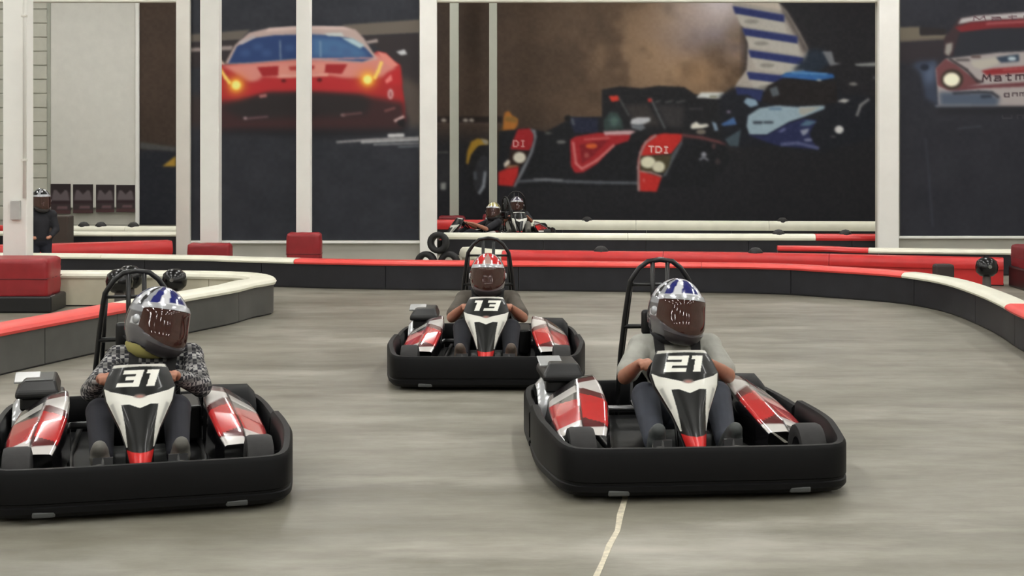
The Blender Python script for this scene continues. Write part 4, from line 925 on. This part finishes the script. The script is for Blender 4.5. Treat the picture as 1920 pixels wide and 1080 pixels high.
def head_prims(mb, c, yaw, pitch, roll):
    R = Matrix.Rotation(yaw, 3, 'Z') @ Matrix.Rotation(roll, 3, 'Y') @ Matrix.Rotation(pitch, 3, 'X')
    f = lambda p: c+R @ Vector(p)
    def b(p, r): mb.capsule(f(p), f(p), r, r, 12)
    mb.capsule(f((0, .03, .035)), f((0, -.005, .03)), .088, .086, 16); mb.capsule(f((0, -.03, -.03)), f((0, -.04, -.055)), .062, .045, 14)
    mb.capsule(f((0, -.092, .015)), f((0, -.112, -.022)), .010, .015, 8)                 # nose
    mb.capsule(f((-.022, -.083, -.052)), f((.022, -.083, -.052)), .009, .009, 8)          # lips
    mb.capsule(f((-.045, -.078, .03)), f((.045, -.078, .03)), .013, .013, 8)              # brow
    for s in (-1, 1): b((s*.034, -.078, .012), .014); mb.capsule(f((s*.086, .015, -.015)), f((s*.09, .02, .02)), .012, .014, 8)
    return f

def helmet_meshes(kind):
    """returns (shell, visor, trim) meshes; local frame: face towards -Y, origin at the head centre"""
    def surf(az, el):                           # az 0 = front, el up
        ca, sa = math.cos(az), math.sin(az); ce, se = math.cos(el), math.sin(el)
        fr = max(0, ca)
        a, b, c = .132, .165, .165
        r = 1/math.sqrt((ce*sa/a)**2+(ce*ca/b)**2+(se/c)**2)
        low = max(0, -se)
        r *= 1+.28*fr**2*math.exp(-((el+.62)/.42)**2)+.04*fr*math.exp(-((el-.42)/.2)**2)
        r *= 1+.16*low*(1-fr)*.6
        return Vector((r*ce*sa, -r*ce*ca, r*se))
    na, ne = 96, 60; E0, E1 = math.radians(-62), math.radians(90)
    pal = {'blue': [(150, 152, 158), (30, 36, 104), (206, 208, 212), (30, 30, 36), (92, 90, 94)], 'red': [(176, 160, 164), (196, 34, 36), (214, 212, 208), (40, 36, 40), (104, 92, 98)],
           'black': [(30, 30, 34), (22, 22, 26), (150, 152, 156), (20, 20, 22), (44, 44, 48)], 'yellow': [(110, 104, 84), (170, 160, 96), (206, 200, 176), (40, 38, 36), (70, 68, 62)], 'white': [(120, 118, 126), (84, 80, 96), (190, 188, 194), (36, 34, 40), (60, 58, 66)]}[kind]
    V = []; C = []; F = []
    els = np.linspace(E0, E1, ne); azs = np.linspace(-PI, PI, na, endpoint=False)
    for el in els:
        for az in azs:
            V.append(surf(az, el)); d = math.degrees; A, El = abs(d(az)), d(el)
            c = pal[4] if El < 2 else pal[0]
            if El < -34: c = pal[3] if El < -46 else pal[4]
            if 2 <= El < 30 and A > 60: c = pal[4] if (El < 14) else pal[0]
            if El > 26:
                k = A+(El-26)*.25
                c = pal[1] if k < 24 and 38 < El < 74 else pal[2] if k < 44 else pal[1] if k < 66 else pal[0] if k < 82 else pal[3] if k < 96 else pal[2] if k < 120 else pal[1]
                if kind == 'red' and k < 20: c = (170, 140, 132)
                if kind == 'red' and 20 <= k < 66: c = pal[1]
                if El > 80: c = pal[1]
            if 24 < El < 34 and A < 76: c = pal[2]
            if -12 < El < 2 and 66 < A < 100: c = pal[2]
            C.append(lin(c))
    inap = lambda i, j: abs(math.degrees(azs[j]+.5*2*PI/na)) < 56 and -20 < math.degrees(els[i]+.5*(els[1]-els[0])) < 25
    for i in range(ne-1):
        for j in range(na):
            if inap(i, j): continue
            j2 = (j+1) % na; F.append((i*na+j, i*na+j2, (i+1)*na+j2, (i+1)*na+j))
    # inner surface and rims through solidify by hand: inner shell offset
    me = mesh_from('helmet', V, F, True)
    at = me.attributes.new('Col', 'FLOAT_COLOR', 'POINT'); at.data.foreach_set('color', np.hstack([np.array(C), np.ones((len(C), 1))]).astype(np.float32).ravel())
    def patch(a0, a1, e0, e1, k, t, nx, ny, tp=0.0):
        rows = []
        for e in np.linspace(e0, e1, ny): rows.append([surf(math.radians(a), math.radians(e+tp*(abs(a)/70)**2*(1-2*(e-e0)/(e1-e0)*.72)))*k for a in np.linspace(a0, a1, nx)])
        mb = MB(); v = [p for r in rows for p in r]+[p*t for r in rows for p in r]; n = nx*ny; f = []
        for i in range(ny-1):
            for j in range(nx-1):
                q = (i*nx+j, i*nx+j+1, (i+1)*nx+j+1, (i+1)*nx+j); f.append(q); f.append(tuple(x+n for x in q[::-1]))
        rim = [j for j in range(nx)]+[i*nx+nx-1 for i in range(1, ny)]+[(ny-1)*nx+j for j in range(nx-2, -1, -1)]+[i*nx for i in range(ny-2, 0, -1)]
        for a, b in zip(rim, rim[1:]+rim[:1]): f.append((a, b, b+n, a+n))
        return mb.add(v, f).mesh('patch', angle=50)
    visor = patch(-70, 70, -27, 28, 1.018, .985, 41, 17, 14)
    peak = patch(-58, 58, 24, 33, 1.035, .97, 31, 5)
    chin = patch(-46, 46, -50, -30, 1.02, .97, 31, 7)
    lining = patch(-180, 180, -62, -52, .97, .86, 49, 4)
    return me, visor, peak, chin, lining
M_visor = mat('smoked_visor', (72, 44, 38), .07, noise=0, alpha=.80, coat=.5)
M_hshell = vcol_mat('helmet_paint', .18, .9)
HELM = {}
def add_helmet(body, kind, c, yaw, pitch, roll, sc=1.0):
    if kind not in HELM: HELM[kind] = helmet_meshes(kind)
    sh, vi, pk, ch, li = HELM[kind]
    h = obj('helmet', sh, M_hshell, body, c, (pitch, roll, yaw)); h.rotation_mode = 'XYZ'; h.scale = (sc, sc, sc)
    sol = h.modifiers.new('thickness', 'SOLIDIFY'); sol.thickness = .012; sol.offset = -1
    obj('visor', vi, M_visor, h); obj('visor_peak', pk, mat('helmet_silver', (186, 188, 192), .25, .4), h)
    obj('chin_guard', ch, mat('helmet_chin_grey', (66, 62, 64), .35), h); obj('lining', li, mat('helmet_lining', (22, 20, 22), .9), h)
    for s in (-1, 1): obj('visor_pivot', cached('piv', lambda: MB().lathe([(0, .012), (.02, .01), (.024, 0), (.024, -.012)], 14, 'x').mesh('p', smooth=True)), mat('helmet_silver', (186, 188, 192), .25, .4), h, (s*.129, -.02, -.005), (0, 0, 0 if s > 0 else PI))
    return h
def driver(label, loc, yaw, shirt, helmet, hyaw, hpitch=0.0, hroll=0.0, sc=1.0, sleeves='short', lean=0.0, dx=0.0, neck=(24, 24, 28), voxel=.007, group=None, trousers=(26, 27, 36), shoes=(96, 94, 88), skin_c=None, raise_=0.0, hs=1.06, nr=.042):
    """seated driver; same frame as the kart"""
    V = Vector
    hipL = {s: V((s*.10+dx, 1.22, .17)) for s in (-1, 1)}; knee = {s: V((s*.185+dx*.4, .80, .345)) for s in (-1, 1)}; ank = {s: V((s*.175, .43, .17)) for s in (-1, 1)}
    toe = {s: V((s*.185, .325, .245)) for s in (-1, 1)}
    sh = {s: V((s*.185+dx+lean, 1.33, .515+raise_)) for s in (-1, 1)}; elb = {s: V((s*.275+dx*.6+lean*.5, 1.07, .40+raise_*.6)) for s in (-1, 1)}
    wr = {s: V((s*.182, .845, .50+raise_*.3)) for s in (-1, 1)}
    pel = V((dx, 1.24, .19)); chest = V((dx+lean*.8, 1.33, .44+raise_)); nk = V((dx+lean, 1.34, .575+raise_)); hd = V((dx+lean*1.15, 1.315, .70+raise_))
    mb = MB()
    def torso(k, m):
        m.capsule(pel+V((-.06, 0, 0)), pel+V((.06, 0, 0)), .115+k, .115+k); m.capsule(pel+V((0, .01, .02)), chest-V((0, 0, .06)), .125+k, .125+k, 18)
        m.capsule(chest+V((-.06, 0, 0)), chest+V((.06, 0, 0)), .115+k, .115+k); m.capsule(sh[-1], sh[1], .062+k, .062+k)
        m.capsule(chest, nk-V((0, 0, .02)), .1+k, .06+k)
    torso(0, mb); mb.capsule(nk-V((0, 0, .06)), hd-V((0, 0, .04)), .052, .05)
    ff = head_prims(mb, hd, hyaw, hpitch, hroll)
    for s in (-1, 1):
        mb.capsule(sh[s], elb[s], .052, .041); mb.capsule(elb[s], elb[s].lerp(wr[s], .35), .041, .040); mb.capsule(elb[s].lerp(wr[s], .35), wr[s], .040, .027)
        hand(mb, wr[s], (wr[s]-elb[s]).normalized()*.5+V((-s*.12, -.55, .15)), s, (-s*.3, -.6, -.75))
        mb.capsule(hipL[s], knee[s], .085, .058); mb.capsule(knee[s], knee[s].lerp(ank[s], .35), .056, .055); mb.capsule(knee[s].lerp(ank[s], .35), ank[s], .055, .036)
        mb.capsule(ank[s], toe[s], .034, .028)
    body = obj('person', remeshed('body', mb, voxel), mat('skin_%s' % (skin_c,), skin_c, .5, noise=.08, scale=20) if skin_c else M_skin, None, loc, (0, 0, yaw)); body.scale = (sc, sc, sc)
    tag(body, label, 'person', group)
    # clothes
    m = MB(); torso(.016, m)
    for s in (-1, 1):
        e = elb[s]; full = sleeves == 'long'
        m.capsule(sh[s], e if full else sh[s].lerp(e, .8), .070, .058 if full else .064)
        if full: m.capsule(e, wr[s].lerp(e, .12), .056, .041)
    obj('shirt', remeshed('shirt', m, voxel+.001), shirt_mat(shirt), body)
    m = MB(); m.capsule(pel+V((-.06, -.01, -.02)), pel+V((.06, -.01, -.02)), .128, .128)
    for s in (-1, 1): m.capsule(hipL[s], knee[s], .102, .074); m.capsule(knee[s], ank[s]+V((0, .02, .02)), .072, .055)
    obj('trousers', remeshed('trousers', m, voxel+.001), mat('trousers_%d' % trousers[0], trousers, .85, noise=.15), body)
    for s in (-1, 1):
        m = MB(); d = (toe[s]-ank[s]).normalized(); dn = V((0, -d.z, d.y))*-1
        heel = ank[s]-V((0, -.0, .06)); ball_ = toe[s]-V((0, -.0, .0))
        m.capsule(ank[s]-V((0, 0, .02)), heel, .044, .045, 12); m.capsule(heel, ball_-V((0, 0, .03)), .045, .046, 12); m.capsule(ank[s], ball_, .045, .042, 12); m.capsule(ball_, ball_+V((0, -.035, .025)), .044, .036, 12)
        shoe = obj('shoe', remeshed('shoe', m, voxel), mat('shoe_%d' % shoes[0], shoes, .6, noise=.1), body)
        a = heel+V((0, -.052, -.02)); b_ = ball_+V((0, -.045, -.03)); 
        obj('sole', MB().tube([a, a.lerp(b_, .5), b_], [.03, .034, .03], 10).mesh('sole', smooth=True), mat('shoe_sole', (150, 148, 142), .7), shoe)
    # neck collar and harness
    m = MB(); ring = [nk+V((math.cos(q)*.095, math.sin(q)*.10-.005, .01)) for q in np.linspace(0, 2*PI, 25)]; m.tube(ring, nr, 10, False)
    obj('neck_collar', m.mesh('nc', smooth=True), mat('collar_%d' % neck[0], neck, .8, noise=.1), body)
    for s in (-1, 1):
        pth = [V((s*.05+dx, 1.50, .62+raise_)), sh[s]*.55+nk*.45+V((0, .05, .055)), sh[s]*.55+nk*.45+V((0, -.05, .045)), chest+V((s*.095, -.125, .03)), chest+V((s*.085, -.155, -.06)), pel+V((s*.03, -.15, .03))]
        q = catmull(pth, .03); rings = []
        for i, p in enumerate(q):
            tdir = V(q[min(i+1, len(q)-1)])-V(q[max(i-1, 0)]); tdir.normalize(); p = V(p)
            up = V((0, -.4, 1)) if i < len(q)*.5 else V((0, -1, .3)); sd = tdir.cross(up).normalized(); nn = sd.cross(tdir).normalized()
            rings.append([p+sd*.026+nn*.004, p-sd*.026+nn*.004, p-sd*.026-nn*.004, p+sd*.026-nn*.004])
        obj('harness_strap', MB().loft(rings).mesh('hs'), M_belt, body)
    add_helmet(body, helmet, tuple(hd+V((0, .005, .012))), hyaw, hpitch, hroll, hs)
    return body

def on_floor(x, y): X, Y, _ = P(x, y); return (X, Y, 0)
GK = 'numbered go-karts on the track'
# yaw > 0 turns the nose (local -Y) towards +X
K31 = dict(loc=on_floor(266, 974), yaw=math.radians(15))
K13 = dict(loc=on_floor(909, 735), yaw=0.0)
K21 = dict(loc=on_floor(1332, 941), yaw=math.radians(5))
make_kart('31', 'black, red and white go-kart numbered 31 beside the grey hairpin barrier', K31['loc'], K31['yaw'], GK, 1.05)
make_kart('13', 'black, red and white go-kart numbered 13 with the red-helmeted driver', K13['loc'], K13['yaw'], GK)
make_kart('21', 'black, red and white go-kart numbered 21 over the pale floor line', K21['loc'], K21['yaw'], GK, 1.08, .06)
driver('person in checked shirt and blue silver helmet driving kart 31', K31['loc'], K31['yaw'], 'plaid', 'blue', math.radians(34), math.radians(4), math.radians(14), 1.05, sleeves='long', lean=.09, neck=(158, 150, 88), raise_=.012, hs=1.14, nr=.06)
driver('person in red helmet and drab shirt driving kart 13', K13['loc'], K13['yaw'], 'dark', 'red', 0.0, 0, 0, shoes=(86, 72, 62), sleeves='short', raise_=-.012)
driver('person in pale grey T-shirt and silver blue helmet driving kart 21', K21['loc'], K21['yaw'], 'grey', 'blue', math.radians(16), 0, math.radians(8), 1.08, dx=.07, lean=.03, trousers=(50, 54, 64), shoes=(62, 66, 66), raise_=.0, hs=1.1)
# distant karts in the far lane
KA = ((XD(800, 23.3), 23.3, 0), math.radians(-68)); KB = ((XD(976, 24.75), 24.75, 0), math.radians(3))
make_kart('', 'small distant black go-kart crossing the far lane before the red pads', *KA, 'distant go-karts', .85)
driver('distant person in pale yellow helmet seated low in the crossing far kart', *KA, 'black', 'yellow', math.radians(50), sc=.85, voxel=.014)
make_kart('', 'small distant black go-kart facing the wide opening beside the white barrier', *KB, 'distant go-karts', .85)
driver('distant person in grey helmet and dark top in the far kart by the white barrier', *KB, 'black', 'white', 0, sc=.85, voxel=.014, trousers=(110, 108, 100))

# helmeted person standing behind the barrier by the left column
def bystander(loc):
    V = Vector; mb = MB(); hd = V((0, 0, 1.03)); voxel = .012
    sh = {s: V((s*.15, 0, .84)) for s in (-1, 1)}; el = {s: V((s*.2, -.03, .64)) for s in (-1, 1)}; wr = {s: V((s*.12, -.17, .55)) for s in (-1, 1)}
    def torso(m, k):
        m.capsule((-.05, 0, .52), (.05, 0, .52), .095+k, .095+k); m.capsule((0, 0, .54), (0, 0, .76), .1+k, .11+k); m.capsule(sh[-1], sh[1], .055+k, .055+k)
    torso(mb, 0); mb.capsule((0, 0, .84), (0, -.005, .98), .045, .045); head_prims(mb, hd, 0.3, 0, 0)
    for s in (-1, 1):
        mb.capsule(sh[s], el[s], .044, .036); mb.capsule(el[s], wr[s], .036, .025); hand(mb, wr[s], (-s*.3, -.8, .1), s, (-s*.2, -.3, -.9), .85)
        mb.capsule((s*.07, 0, .5), (s*.08, -.01, .28), .07, .05); mb.capsule((s*.08, -.01, .28), (s*.085, .01, .06), .048, .033); mb.capsule((s*.085, .01, .04), (s*.09, -.11, .03), .033, .028)
    b = obj('person', remeshed('body', mb, voxel), M_skin, None, loc, (0, 0, .35)); b.scale = (.94, .94, .94); tag(b, 'person in black helmet and dark clothes standing behind the white column', 'person')
    m = MB(); torso(m, .016)
    for s in (-1, 1): m.capsule(sh[s], el[s], .06, .052); m.capsule(el[s], wr[s].lerp(el[s], .15), .052, .04)
    obj('jacket', remeshed('jacket', m, voxel), shirt_mat('black'), b)
    m = MB(); m.capsule((-.05, 0, .5), (.05, 0, .5), .108, .108)
    for s in (-1, 1): m.capsule((s*.07, 0, .5), (s*.08, -.01, .28), .086, .066); m.capsule((s*.08, -.01, .28), (s*.085, .01, .09), .064, .056)
    obj('trousers', remeshed('trousers', m, voxel), mat('trousers_34', (34, 36, 48), .85, noise=.15), b)
    for s in (-1, 1):
        m = MB(); m.capsule((s*.085, .02, .045), (s*.09, -.12, .04), .044, .04); obj('shoe', remeshed('shoe', m, voxel), M_kgrey, b)
    add_helmet(b, 'black', tuple(hd+V((0, 0, .01))), .3, .1, 0)
bystander((XD(76, 19.1), 19.1, 0))
